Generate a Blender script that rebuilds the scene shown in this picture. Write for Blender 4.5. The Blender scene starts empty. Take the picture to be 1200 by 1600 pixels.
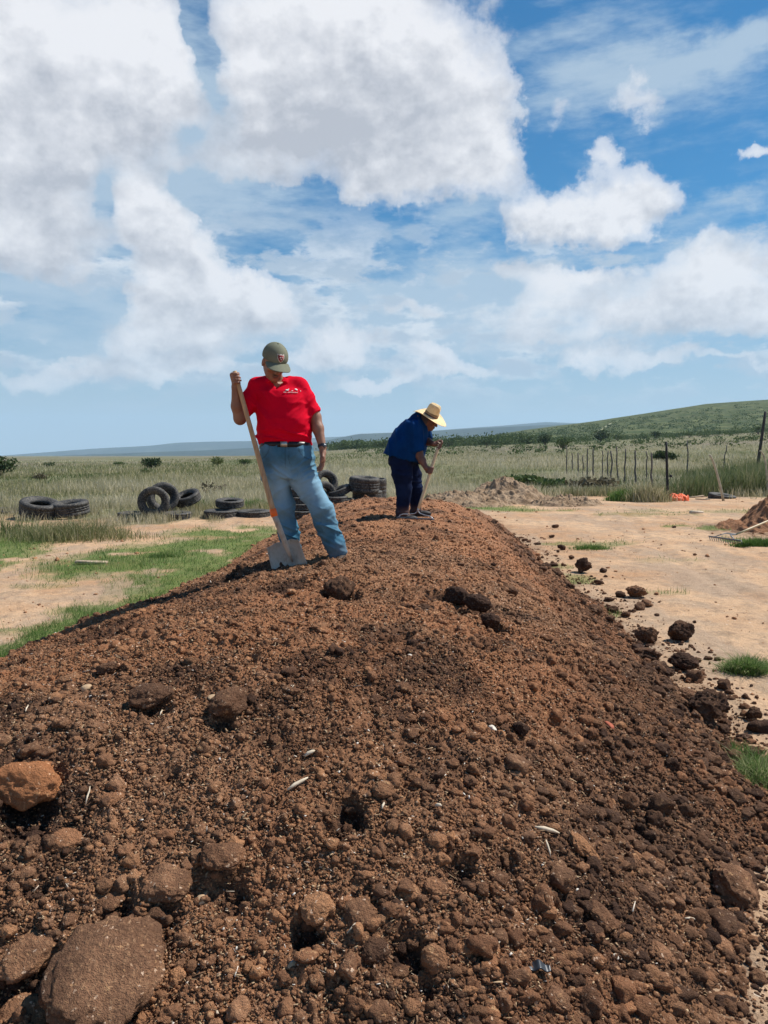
import bpy, math, random, os
import numpy as np
from mathutils import Vector, Matrix
from mathutils.bvhtree import BVHTree

# ------------------------------------------------------------------ camera, sky, sun, exposure
S = bpy.context.scene
COL = S.collection
F = 1200.0                                   # focal length in photo pixels (photo 1200 x 1600)
PITCH = math.atan((800 - 712) / F)
CAM = np.array([0.0, 0.0, 1.7])
cam = bpy.data.cameras.new('camera'); camo = bpy.data.objects.new('camera', cam); COL.objects.link(camo)
camo.location = CAM; camo.rotation_euler = (math.pi / 2 - PITCH, 0, 0)
cam.sensor_fit = 'VERTICAL'; cam.sensor_height = 36; cam.lens = F / 1600 * 36
cam.clip_start = 0.05; cam.clip_end = 60000
S.camera = camo
S.view_settings.view_transform = 'Standard'; S.view_settings.look = 'None'
S.view_settings.gamma = 1; S.view_settings.use_curve_mapping = False
S.view_settings.exposure = 0.35
SUN = Vector((0.54, 0.25, 0.80)).normalized()
sl = bpy.data.lights.new('sun', 'SUN'); slo = bpy.data.objects.new('sun', sl); COL.objects.link(slo)
sl.energy = 5.0; sl.angle = math.radians(0.5); sl.color = (1.0, 0.96, 0.89)
slo.rotation_euler = SUN.to_track_quat('Z', 'Y').to_euler(); slo.location = (20, 5, 40)
S.cycles.max_bounces = 6; S.cycles.volume_bounces = 1; S.cycles.transparent_max_bounces = 8

def pdir(px, py):
    u = (px - 600) / F; v = (800 - py) / F
    c, s = math.cos(PITCH), math.sin(PITCH)
    return np.array([u, c + v * s, -s + v * c])
def atY(px, py, Y):
    d = pdir(px, py); return CAM + d * (Y / d[1])
def atZ(px, py, z=0.0):
    d = pdir(px, py); return CAM + d * ((z - CAM[2]) / d[2])
def azel(px, py):
    d = pdir(px, py); d = d / np.linalg.norm(d)
    return math.atan2(d[0], d[1]), math.asin(d[2])

class E:                                      # tiny node-math wrapper
    def __init__(s, nt, k): s.nt = nt; s.k = k
    def _m(s, op, *a):
        n = s.nt.nodes.new('ShaderNodeMath'); n.operation = op
        for i, x in enumerate((s,) + a):
            if isinstance(x, E): s.nt.links.new(x.k, n.inputs[i])
            else: n.inputs[i].default_value = float(x)
        return E(s.nt, n.outputs[0])
    def __add__(s, o): return s._m('ADD', o)
    def __sub__(s, o): return s._m('SUBTRACT', o)
    def __mul__(s, o): return s._m('MULTIPLY', o)
    def __truediv__(s, o): return s._m('DIVIDE', o)
    __radd__ = __add__; __rmul__ = __mul__
    def pow(s, o): return s._m('POWER', o)
    def exp(s): return s._m('EXPONENT')
    def mn(s, o): return s._m('MINIMUM', o)
    def mx(s, o): return s._m('MAXIMUM', o)
    def smooth(s, a, b, lo=0.0, hi=1.0):
        n = s.nt.nodes.new('ShaderNodeMapRange'); n.interpolation_type = 'SMOOTHSTEP'
        s.nt.links.new(s.k, n.inputs[0])
        for i, x in enumerate((a, b, lo, hi)): n.inputs[i + 1].default_value = x
        return E(s.nt, n.outputs[0])
def nnoise(nt, vec, scale, detail=4, rough=.55, stretch=None, out='Fac', off=None):
    if stretch or off:
        m = nt.nodes.new('ShaderNodeMapping'); nt.links.new(vec, m.inputs[0]); vec = m.outputs[0]
        if stretch: m.inputs['Scale'].default_value = stretch
        if off: m.inputs['Location'].default_value = off
    n = nt.nodes.new('ShaderNodeTexNoise'); nt.links.new(vec, n.inputs['Vector'])
    n.inputs['Scale'].default_value = scale; n.inputs['Detail'].default_value = detail; n.inputs['Roughness'].default_value = rough
    return E(nt, n.outputs[out])
def nmix(nt, fac, a, b, mode='MIX'):
    n = nt.nodes.new('ShaderNodeMix'); n.data_type = 'RGBA'; n.blend_type = mode
    for sock, x in ((n.inputs[0], fac), (n.inputs[6], a), (n.inputs[7], b)):
        if isinstance(x, E): nt.links.new(x.k, sock)
        elif hasattr(x, 'links'): nt.links.new(x, sock)
        elif isinstance(x, (tuple, list)): sock.default_value = tuple(x) + ((1,) if len(x) == 3 else ())
        else: sock.default_value = x
    return n.outputs[2]

W = bpy.data.worlds.new('World'); S.world = W; W.use_nodes = True
nt = W.node_tree; nt.nodes.clear()
wo = nt.nodes.new('ShaderNodeOutputWorld'); bg = nt.nodes.new('ShaderNodeBackground')
nt.links.new(bg.outputs[0], wo.inputs[0]); bg.inputs[1].default_value = 0.08
sky = nt.nodes.new('ShaderNodeTexSky'); sky.sky_type = 'NISHITA'; sky.sun_disc = False
sky.sun_elevation = math.asin(SUN.z); sky.sun_rotation = math.atan2(SUN.x, SUN.y)
sky.altitude = 1800; sky.air_density = 1.35; sky.dust_density = 0.6; sky.ozone_density = 2.6
tc = nt.nodes.new('ShaderNodeTexCoord'); V = tc.outputs['Generated']
sp = nt.nodes.new('ShaderNodeSeparateXYZ'); nt.links.new(V, sp.inputs[0])
dx, dy, dz = (E(nt, o) for o in sp.outputs)
az = dx._m('ARCTAN2', dy); el = dz._m('ARCSINE')
wn = nt.nodes.new('ShaderNodeTexNoise'); nt.links.new(V, wn.inputs['Vector'])
wn.inputs['Scale'].default_value = 11; wn.inputs['Detail'].default_value = 6; wn.inputs['Roughness'].default_value = .62
ws = nt.nodes.new('ShaderNodeSeparateColor'); nt.links.new(wn.outputs['Color'], ws.inputs[0])
wx, wy = E(nt, ws.outputs[0]) - .5, E(nt, ws.outputs[1]) - .5
def blobs(lst, a, e):
    tot = None
    for px, py, rx, ry, amp in lst:
        a0, e0 = azel(px, py)
        q1 = (a - a0) * (F / rx); q2 = (e - e0) * (F / ry)
        g = ((q1 * q1 + q2 * q2) * -1.0).exp() * amp
        tot = g if tot is None else tot + g
    return tot
CUM = [(60,60,190,120,1.3),(210,150,110,70,.9),(90,200,150,80,.7),(30,300,110,75,1.0),(40,395,75,45,1.0),(215,60,60,60,.7),
       (450,60,120,95,1.1),(620,60,130,80,1.2),(560,180,150,85,1.2),(700,190,75,80,1.1),(420,180,90,60,.8),(760,235,52,52,.95),(620,265,90,40,1.0),(560,300,30,18,.6),(395,275,70,30,.6),(790,290,40,24,.4),
       (240,330,56,46,1.35),(215,385,62,34,.7),(285,375,40,30,.6),
       (325,432,95,48,1.5),(400,482,50,34,1.3),(300,490,100,40,1.2),(220,470,50,26,.7),(205,530,100,34,1.4),(270,580,120,18,1.1),(120,575,56,18,1.0),(340,540,60,24,.8),(30,600,70,14,1.0),
       (875,335,62,34,1.25),(1010,305,56,42,1.35),(955,345,50,26,.9),(960,250,22,26,.6),(820,345,40,22,.5),
       (1000,165,58,26,.7),(860,200,48,28,.5),(1120,430,95,40,1.3),(985,492,75,30,1.2),(880,450,60,30,1.1),(790,420,50,20,.7),(800,490,70,20,.6),(1170,480,60,30,.9),(940,435,36,18,.8),(1070,500,70,20,.8),
       (1180,245,26,15,.9),(532,548,52,30,1.3),(680,567,50,20,1.2),(1000,557,90,16,1.1),(560,598,60,12,1.1),(730,587,54,12,1.0),(650,490,80,18,.7),(900,550,34,12,1.1),(620,600,60,11,.8),(1150,560,60,10,.7),(860,520,90,14,.7),(440,560,60,14,.5),(620,440,90,14,.5),
       # the rest of the sky, outside this view
       (1700,300,240,120,1.2),(-500,250,260,140,1.3),(2300,500,300,90,1.0),(-1300,450,300,90,1.0)]
GAP = [(165,310,26,40,.5),(300,285,60,22,.6),(300,40,20,46,.9),(330,105,20,40,.8),(352,160,30,36,.8),(300,215,30,20,.5),(60,505,120,40,1.2),(170,462,50,30,.8),(395,375,60,42,1.3),(460,330,90,30,.9),(175,395,40,26,.6),(160,300,30,40,.4),(500,395,80,26,.8),(820,170,26,60,.6),(330,320,16,24,.5),(60,545,60,18,.6)]
VEIL = [(300,230,260,110,.95),(330,90,90,110,.4),(870,130,120,80,.62),(1010,150,130,40,.55),(1090,95,150,22,.6),(1180,62,90,18,.7),(960,40,120,40,.25),(740,330,90,50,.5),(620,480,260,55,.75),(900,460,260,70,.80),(1150,430,120,60,.6),
        (220,500,220,80,.70),(700,545,500,50,.62),(60,180,200,240,.8),(1170,312,70,14,.75),(1190,200,40,14,.3),(1050,350,100,20,.25)]
GREY = [(620,175,150,85,.95),(480,230,130,50,.75),(330,250,120,50,.5),(50,420,90,50,.6),(60,330,120,60,.55),(130,250,120,60,.55),(250,395,60,24,.9),(330,120,80,60,.3),(330,500,90,24,.75),
        (230,562,90,14,.7),(880,368,80,18,.55),(1000,345,60,16,.5),(640,500,90,24,.45),(950,520,120,18,.5),(1110,465,100,22,.5),(700,250,60,26,.3),(532,575,40,10,.6),(680,480,70,14,.4)]
n_f = nnoise(nt, V, 19, 10, .58, (1, 1, 1.35))
n_b = nnoise(nt, V, 7.5, 5, .5, (1, 1, 1.5))
az2 = az + wx * .13; el2 = el + wy * .11
D0 = blobs(CUM, az2, el2).mn(1.7); Ds = blobs(CUM, az2 + .014, el2 + .034).mn(1.7)
D = D0 - blobs(GAP, az + wx * .08, el + wy * .07) * 1.2
hf = el.smooth(.02, .25, .45, 1.0)                       # detail gets finer and weaker towards the horizon
fld = D + (n_f - .5) * 1.25 + (n_b - .5) * .5
m_c = (fld.smooth(.34, .70) * .60 + fld.smooth(.50, 1.3) * .40) * el.smooth(.0, .20, .70, 1.0)
n_s = nnoise(nt, V, 7, 8, .62, (1, .9, 3.2), off=(3, 1, 0))
rot = nt.nodes.new('ShaderNodeMapping'); rot.inputs['Rotation'].default_value = (0, .55, 0); rot.inputs['Scale'].default_value = (1.1, 1, 4.2); nt.links.new(V, rot.inputs[0])
n_w = nnoise(nt, rot.outputs[0], 8, 8, .62)
Dv = blobs(VEIL, az + wx * .09, el + wy * .07)
m_v = (Dv + (n_s - .5) * .55 + (n_w - .5) * 2.3).smooth(.05, 1.15, 0, .84)
hz_ = el.smooth(-.01, .28, .97, 0.0)
off = 0.018
nf1 = nnoise(nt, V, 19, 7, .60, (1, 1, 1.35)); nf2 = nnoise(nt, V, 19, 7, .60, (1, 1, 1.35), off=(-off * .7, 0, -off * 1.5))
nb2 = nnoise(nt, V, 7.5, 3, .5, (1, 1, 1.5), off=(-.03, 0, -.07))
G = blobs(GREY, az + wx * .12, el + wy * .10)
core = fld.smooth(.7, 2.0)
br = (nf2 - nf1) * 2.3 + (nb2 - n_b) * .9 + (n_f - .5) * .5 + (D0 - Ds) * .34 + .84 - G * .60 - core * .08
br = br.mx(0.0).mn(1.0)
white = nmix(nt, br, (4.9, 5.1, 5.7), (8.8, 8.8, 9.1))
base = nmix(nt, 1.0, sky.outputs[0], (0.02, .56, .86), 'MULTIPLY')
base = nmix(nt, hz_, base, (4.9, 5.95, 6.8))
p1 = nnoise(nt, V, 15, 9, .60, (1, 1, 2.4), off=(2, 5, 1)); p2 = nnoise(nt, V, 4, 3, .5, (1, 1, 2), off=(1, 1, 4)); p1s = nnoise(nt, V, 15, 5, .60, (1, 1, 2.4), off=(2 - .012, 5, 1 - .05))
band = el.smooth(.04, .12) * el.smooth(.22, .34, 1, 0)
pf = (p1 + (p2 - .5) * .5).smooth(.47, .60) * band * .88
c1 = nmix(nt, m_v, base, (4.7, 5.9, 7.1))
c1 = nmix(nt, pf, c1, nmix(nt, ((p1s - p1) * 4.5 + .55).mx(0.0).mn(1.0), (4.7, 5.6, 6.7), (7.9, 8.3, 8.8)))
c2 = nmix(nt, m_c, c1, white)
nt.links.new(c2, bg.inputs[0])

# ------------------------------------------------------------------ helpers
rng = np.random.default_rng(7)
def tag(o, label=None, cat=None, group=None, kind=None):
    if label: o['label'] = label
    if cat: o['category'] = cat
    if group: o['group'] = group
    if kind: o['kind'] = kind
    return o
def mk(name, v, faces, mat=None, parent=None, smooth=False, attrs=None):
    me = bpy.data.meshes.new(name)
    v = np.asarray(v, dtype=np.float32)
    if isinstance(faces, np.ndarray): groups = [faces]
    else: groups = [np.asarray(f) for f in faces if len(f)]
    me.vertices.add(len(v)); me.vertices.foreach_set('co', v.ravel())
    nl = sum(g.size for g in groups); nf = sum(len(g) for g in groups)
    me.loops.add(nl); me.polygons.add(nf)
    me.loops.foreach_set('vertex_index', np.concatenate([g.ravel() for g in groups]).astype(np.int32))
    tot = np.concatenate([np.full(len(g), g.shape[1]) for g in groups])
    st = np.concatenate([[0], np.cumsum(tot)[:-1]])
    me.polygons.foreach_set('loop_start', st.astype(np.int32))
    if smooth: me.polygons.foreach_set('use_smooth', np.ones(nf, dtype=bool))
    me.update(calc_edges=True); me.validate()
    if attrs:
        for k, a in attrs.items():
            at = me.attributes.new(k, 'FLOAT', 'POINT'); at.data.foreach_set('value', np.asarray(a, dtype=np.float32))
    if mat: me.materials.append(mat)
    o = bpy.data.objects.new(name, me); COL.objects.link(o)
    if parent: o.parent = parent
    return o
def empty(name, loc, label=None, cat=None, group=None):
    o = bpy.data.objects.new(name, None); COL.objects.link(o); o.location = loc; o.empty_display_size = .1
    return tag(o, label, cat, group)
class MB:                                     # mesh collector of mixed faces
    def __init__(s): s.v = []; s.f = {}; s.n = 0
    def add(s, v, faces):
        v = np.asarray(v, float); s.v.append(v)
        for f in faces:
            s.f.setdefault(len(f), []).append([i + s.n for i in f])
        s.n += len(v)
    def tube(s, pts, rad, n=10, cap=True):
        pts = np.asarray(pts, float); k = len(pts); rad = np.broadcast_to(np.asarray(rad, float), (k,))
        V_, F_ = [], []
        t = np.gradient(pts, axis=0); t /= np.linalg.norm(t, axis=1)[:, None] + 1e-12
        up = np.array([0, 0, 1.]) if abs(t[0][2]) < .9 else np.array([1., 0, 0])
        a = np.cross(t[0], up); a /= np.linalg.norm(a)
        for i in range(k):
            a = a - t[i] * a.dot(t[i]); a /= np.linalg.norm(a); b = np.cross(t[i], a)
            for j in range(n):
                th = 2 * math.pi * j / n
                V_.append(pts[i] + rad[i] * (a * math.cos(th) + b * math.sin(th)))
        for i in range(k - 1):
            for j in range(n):
                j2 = (j + 1) % n
                F_.append((i*n+j, i*n+j2, (i+1)*n+j2, (i+1)*n+j))
        if cap: F_.append(tuple(range(n))[::-1]); F_.append(tuple((k-1)*n + j for j in range(n)))
        s.add(V_, F_)
    def box(s, c, size, R=None):
        x, y, z = np.asarray(size) / 2
        v = np.array([(a*x, b*y, d*z) for a in (-1, 1) for b in (-1, 1) for d in (-1, 1)])
        if R is not None: v = v @ np.asarray(R).T
        s.add(v + np.asarray(c), [(0,1,3,2),(4,6,7,5),(0,4,5,1),(2,3,7,6),(0,2,6,4),(1,5,7,3)])
    def build(s, name, mat=None, parent=None, smooth=False):
        v = np.concatenate(s.v)
        return mk(name, v, [np.asarray(g) for g in s.f.values()], mat, parent, smooth) if len(s.f) > 1 and max(len(g) for g in s.f.values()) else mk(name, v, [np.asarray(g) for g in s.f.values()], mat, parent, smooth)

def _h(ix, iy, iz, seed):
    h = (ix.astype(np.uint32) * np.uint32(374761393) + iy.astype(np.uint32) * np.uint32(668265263)
         + iz.astype(np.uint32) * np.uint32(2147483647 - 56789) + np.uint32(seed * 974711 % (2**32)))
    h = (h ^ (h >> np.uint32(13))) * np.uint32(1274126177)
    h = (h ^ (h >> np.uint32(16))) * np.uint32(2246822519)
    h ^= h >> np.uint32(15)
    return (h & np.uint32(0xFFFFFF)).astype(np.float32) / 16777216.0
def vnoise(x, y, z=None, seed=0):
    x = np.asarray(x, np.float32); y = np.asarray(y, np.float32)
    ix = np.floor(x).astype(np.int32); iy = np.floor(y).astype(np.int32)
    fx = x - ix; fy = y - iy; fx = fx*fx*fx*(fx*(fx*6-15)+10); fy = fy*fy*fy*(fy*(fy*6-15)+10)
    if z is None:
        o = np.zeros_like(ix)
        a = _h(ix, iy, o, seed); b = _h(ix+1, iy, o, seed); c = _h(ix, iy+1, o, seed); d = _h(ix+1, iy+1, o, seed)
        return (a + (b-a)*fx) * (1-fy) + (c + (d-c)*fx) * fy
    z = np.asarray(z, np.float32); iz = np.floor(z).astype(np.int32); fz = z - iz; fz = fz*fz*(3-2*fz)
    r = []
    for k in (0, 1):
        a = _h(ix, iy, iz+k, seed); b = _h(ix+1, iy, iz+k, seed); c = _h(ix, iy+1, iz+k, seed); d = _h(ix+1, iy+1, iz+k, seed)
        r.append((a + (b-a)*fx) * (1-fy) + (c + (d-c)*fx) * fy)
    return r[0] * (1-fz) + r[1] * fz
def fbm(x, y, z=None, sc=1.0, oct=4, seed=0, gain=.5):
    t = 0; a = 1; n = 0
    for i in range(oct):
        t = t + a * (vnoise(x*sc, y*sc, None if z is None else z*sc, seed + i*17) - .5); n += a; a *= gain; sc = sc * 2.03
    return t / n
def pebbles(x, y, cell, seed, prob=.6, rmin=.25, rmax=.6, flat=1.0):
    """height of half-buried lumps scattered on a jittered grid"""
    x = np.asarray(x, np.float32) / cell; y = np.asarray(y, np.float32) / cell
    ix = np.floor(x).astype(np.int32); iy = np.floor(y).astype(np.int32); out = np.zeros_like(x); o = np.zeros_like(ix)
    for i in (-1, 0, 1):
        for j in (-1, 0, 1):
            jx, jy = ix + i, iy + j
            px = jx + .15 + .7*_h(jx, jy, o, seed); py = jy + .15 + .7*_h(jx, jy, o, seed+1)
            r = rmin + (rmax-rmin) * _h(jx, jy, o, seed+2)**2
            on = _h(jx, jy, o, seed+3) < prob
            el_ = .65 + .7*_h(jx, jy, o, seed+4); th = 3.14*_h(jx, jy, o, seed+5); ct, st = np.cos(th), np.sin(th)
            ddx, ddy = x-px, y-py; u = (ddx*ct + ddy*st)*el_; w = (-ddx*st + ddy*ct)/el_
            q = 1 - (u*u + w*w)/(r*r)
            out = np.maximum(out, np.where(on, np.maximum(q, 0)**.62*r*flat, 0))
    return out * cell
def sstep(x, a, b):
    t = np.clip((x-a)/(b-a), 0, 1); return t*t*(3-2*t)
def smn(a, b, k): 
    h = np.clip(.5 + .5*(b-a)/k, 0, 1); return b*(1-h) + a*h - k*h*(1-h)
def smx(a, b, k): return -smn(-a, -b, k)

# ------------------------------------------------------------------ materials
def newmat(name, rough=.9, spec=.2):
    m = bpy.data.materials.new(name); m.use_nodes = True; n = m.node_tree
    b = n.nodes['Principled BSDF']; b.inputs['Roughness'].default_value = rough; b.inputs['Specular IOR Level'].default_value = spec
    return m, n, b
def attr(n, name):
    a = n.nodes.new('ShaderNodeAttribute'); a.attribute_name = name; return E(n, a.outputs['Fac'])
def objco(n): return n.nodes.new('ShaderNodeTexCoord').outputs['Object']
def geopos(n): return n.nodes.new('ShaderNodeNewGeometry').outputs['Position']
def bump(n, b, h, strength, dist):
    q = n.nodes.new('ShaderNodeBump'); q.inputs['Strength'].default_value = strength; q.inputs['Distance'].default_value = dist
    n.links.new(h.k, q.inputs['Height']); n.links.new(q.outputs[0], b.inputs['Normal'])
def plain(name, col, rough=.8, spec=.25, metal=0, var=.25, scale=20, bmp=0, bd=.002):
    m, n, b = newmat(name, rough, spec); b.inputs['Metallic'].default_value = metal
    p = objco(n); f = nnoise(n, p, scale, 5, .6)
    c = nmix(n, f.smooth(.25, .75), tuple(x*(1-var) for x in col), tuple(min(1, x*(1+var)) for x in col))
    n.links.new(c, b.inputs['Base Color'])
    if bmp: bump(n, b, nnoise(n, p, scale*3, 4, .6), bmp, bd)
    return m
# ------------------------------------------------------------------ the lie of the land
_T = np.array([-.9, -.5, -.3, -.17, -.04, .083, .25, .5, 1.0, 2.0])
_SL = np.array([0, -.001, 0, .004, .0145, .019, .025, .036, .05, .05])
def terr(x, y):
    x = np.asarray(x, float); y = np.asarray(y, float)
    d = np.hypot(x, y); t = np.where(y > 0, x / np.maximum(y, 1e-3), 9.)
    s = np.interp(t, _T, _SL); s = s * sstep(y, 5, 30)
    g = np.clip(d - 35, 0, None); g = g*g/(g+15); g = np.where(g > 400, 400 + 40*(1-np.exp(-(g-400)/40.)), g)
    z = s * g
    z = z + .03*fbm(x, y, sc=.25, oct=3, seed=5)*sstep(d, 6, 30)*8 * .35
    # low rubble berm between the left track and the field
    b = np.exp(-((y - (22.5 + .10*x + .8*np.sin(x*.5)))/1.3)**2) * sstep(-x, 1.5, 4)
    z = z + b * .16
    return z
def fine(x, y):
    return .02*fbm(x, y, sc=2.2, oct=4, seed=9) + .05*fbm(x, y, sc=.5, oct=2, seed=3)

XL_Y = [0, 1.5, 3, 6.5, 8, 10, 15, 20]; XL = [-3.9, -3.9, -3.6, -3.08, -2.62, -2.36, -2.38, -2.3]
XR_Y = [0, 1.4, 2.0, 2.3, 3.47, 4, 5.1, 6.6, 8.2, 11.5, 16, 21]; XR = [.5, .62, .9, 1.1, 1.78, 1.95, 2.12, 2.26, 2.40, 2.55, 2.78, 2.9]
HC_Y = [0, 2, 3.2, 4.1, 4.7, 5.4, 6.2, 7.5, 9, 11, 13, 15, 17, 20]; HC = [.86, .86, .86, .84, .83, .86, .90, .90, .91, .93, .95, .86, .70, .5]
def pile_base(x, y):
    x = np.asarray(x, float); y = np.asarray(y, float)
    w = .16*fbm(x, y, sc=.8, oct=3, seed=21)*2
    dl = x - np.interp(y, XL_Y, XL) + w; dr = np.interp(y, XR_Y, XR) - x + w
    near = (y - 1.15 + w*.6) * .44; far = (20.4 - y) * .35
    h = np.interp(y, HC_Y, HC) - .035*np.clip(x + .2, -2, 2)**2
    z = smn(dl * np.interp(y, [2, 6, 10, 14], [.34, .42, .49, .52]), dr * .60, .25)
    z = smn(z, near, .25); z = smn(z, far, .2); z = smn(z, h, .22)
    z = z + .10*fbm(x, y, sc=.9, oct=2, seed=33)*sstep(z, .05, .4)
    return z
def pile_smooth(px, py):
    """where the view ray of a photo pixel meets the pile"""
    d = pdir(px, py); t = np.arange(1.2, 22, .004); P = CAM[None] + d[None]*t[:, None]
    z = pile_base(P[:, 0], P[:, 1]); i = np.argmax(P[:, 2] < np.maximum(z, 0)); return P[i].copy()

PITS = [(446,908,.20,.07),(650,820,.30,.035),(700,928,.13,.12),(738,950,.13,.11),(768,972,.09,.10),(655,945,.09,.09),(612,992,.08,.07),(545,1250,.07,.10),(525,1285,.05,.08),(560,1275,.05,.05),
 (530,925,.15,.10),(480,1440,.05,.08),(640,1480,.06,.08),(665,1530,.04,.05),(40,1258,.12,.12),(35,1520,.08,.10),(85,1570,.05,.08),(55,1385,.06,.06),(180,1410,.06,.06),
 (250,1425,.05,.05),(360,1385,.06,.05),(260,1215,.04,.05),(715,1352,.05,.07),(870,1335,.04,.05),(930,1440,.05,.05),(345,905,.22,.05),(270,925,.2,.05),(760,1010,.05,.05),  # wide shallow dips left of the shovel paint in the man's cast shadow
 (680,1150,.06,.04),(790,1340,.05,.05),(1110,1430,.07,.06),(235,1110,.06,.06),(350,1130,.05,.05),(725,1120,.05,.05),(620,960,.05,.05),(180,1045,.04,.05),(860,1450,.04,.05)]
_pit = [(pile_smooth(a, b), r, h*(1 if 680 < a < 780 and b < 990 else .68)) for a, b, r, h in PITS]
def pile_full(x, y, fin=True):
    b = pile_base(x, y); on = sstep(b, -.03, .06)
    w1 = fbm(x, y, sc=17, oct=4, seed=63, gain=.62)*2; w2 = fbm(x, y, sc=17, oct=4, seed=64, gain=.62)*2
    wx_ = x + .11*fbm(x, y, sc=5, oct=2, seed=61) + .040*w1; wy_ = y + .11*fbm(x, y, sc=5, oct=2, seed=62) + .040*w2
    rg = np.clip(.95 + .9*w1, .25, 1.6)
    flank = sstep(x - (np.interp(y, XR_Y, XR) - 1.15), 0, .6)
    amp = .75 + .45*flank + .5*fbm(x, y, sc=1.1, oct=2, seed=71)
    z = .052*fbm(x, y, sc=3.0, oct=6, seed=41, gain=.62)*2
    z = z + pebbles(wx_, wy_, .30, 101, .12, .12, .36, .50)*amp*rg
    z = z + pebbles(wx_, wy_, .13, 111, .22, .12, .42, .58)*amp*rg
    z = z + pebbles(x + .012*w2, y + .012*w1, .055, 121, .30, .14, .44, .75)*amp*np.clip(rg, .5, 1.4)
    cut = np.zeros_like(b)
    for P, r, h in _pit:
        dx_, dy_ = x - P[0], (y - P[1]); m = (abs(dx_) < 2.5*r) & (abs(dy_) < 2.5*r)
        if m.any():
            q = np.sqrt(dx_[m]**2 + dy_[m]**2)/r * (1 + .5*fbm(x[m], y[m], sc=9, oct=3, seed=77)*2)
            cut[m] += h * (1 - sstep(q, .45, 1.15))
    if fin:
        z = z + pebbles(x, y, .024, 131, .6, .2, .5, 1.0)*sstep(9-y, 0, 4)*.9
        z = z + .017*fbm(x, y, sc=24, oct=4, seed=88, gain=.65)*2*sstep(11-y, 0, 5)
    return b + (z - .015 - cut)*on, cut, flank

def compost_mat(name, k=(1, 1, 1)):
    m, n, b = newmat(name, .95, .12); p = geopos(n)
    wet_shade, red, tan = attr(n, 'wet_shade'), attr(n, 'red'), attr(n, 'tan')
    n1 = nnoise(n, p, 2.2, 6, .65); n2 = nnoise(n, p, 16, 6, .7); n3 = nnoise(n, p, 70, 4, .7)
    c = nmix(n, n1.smooth(.35, .65), (.135, .077, .048), (.225, .135, .085))
    c = nmix(n, (n2.smooth(.46, .70))*.60, c, (.078, .047, .033))
    c = nmix(n, (n3.smooth(.48, .72))*.7, c, (.36, .235, .145))
    c = nmix(n, (red * n1.smooth(.3, .6)).mn(1.0)*.85, c, (.225, .112, .060))
    c = nmix(n, (tan*.9).mn(1.0), c, (.30, .17, .095))
    c = nmix(n, (wet_shade*.94).mn(1.0), c, (.034, .022, .018))  # damp compost, and the shade painted into the hollows
    wp = n.nodes.new('ShaderNodeTexNoise'); wp.inputs['Scale'].default_value = 90; wp.inputs['Detail'].default_value = 2; n.links.new(p, wp.inputs['Vector'])
    wv = n.nodes.new('ShaderNodeVectorMath'); wv.operation = 'MULTIPLY_ADD'; n.links.new(wp.outputs['Color'], wv.inputs[0]); wv.inputs[1].default_value = (.022, .022, .022); n.links.new(p, wv.inputs[2]); pw = wv.outputs[0]
    vo = n.nodes.new('ShaderNodeTexVoronoi'); vo.inputs['Scale'].default_value = 85; n.links.new(pw, vo.inputs['Vector'])
    cs = n.nodes.new('ShaderNodeSeparateColor'); n.links.new(vo.outputs['Color'], cs.inputs[0])
    dist = E(n, vo.outputs['Distance']); rr, r2 = E(n, cs.outputs[0]), E(n, cs.outputs[1])
    spk = (rr.smooth(.78, .86)) * dist.smooth(.25, .45, 1, 0) * (wet_shade*-.8 + 1.0)
    c = nmix(n, spk*.8, c, nmix(n, r2.smooth(.3, .9), (.36, .23, .13), (.60, .50, .40)))
    vo2 = n.nodes.new('ShaderNodeTexVoronoi'); vo2.inputs['Scale'].default_value = 26
    mp = n.nodes.new('ShaderNodeMapping'); mp.inputs['Scale'].default_value = (1, 2.6, 1.4); mp.inputs['Rotation'].default_value = (.3, .2, .7); n.links.new(pw, mp.inputs[0]); n.links.new(mp.outputs[0], vo2.inputs['Vector'])
    cs2 = n.nodes.new('ShaderNodeSeparateColor'); n.links.new(vo2.outputs['Color'], cs2.inputs[0])
    fl = E(n, cs2.outputs[0]).smooth(.93, .95) * E(n, vo2.outputs['Distance']).smooth(.26, .34, 1, 0) * (wet_shade*-.8 + 1.0)
    c = nmix(n, fl*.7, c, (.42, .28, .16))
    c = nmix(n, 1.0, c, tuple(q*u for q, u in zip(k, (1.64, 1.42, 1.25))), 'MULTIPLY')
    n.links.new(c, b.inputs['Base Color'])
    bump(n, b, n2*.5 + n3*.6 + nnoise(n, p, 200, 3, .7)*.35, 1.0, .028)
    return m
M_COMP = compost_mat('compost'); M_ORG = compost_mat('orange_compost', (1.12, .98, .86))

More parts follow.
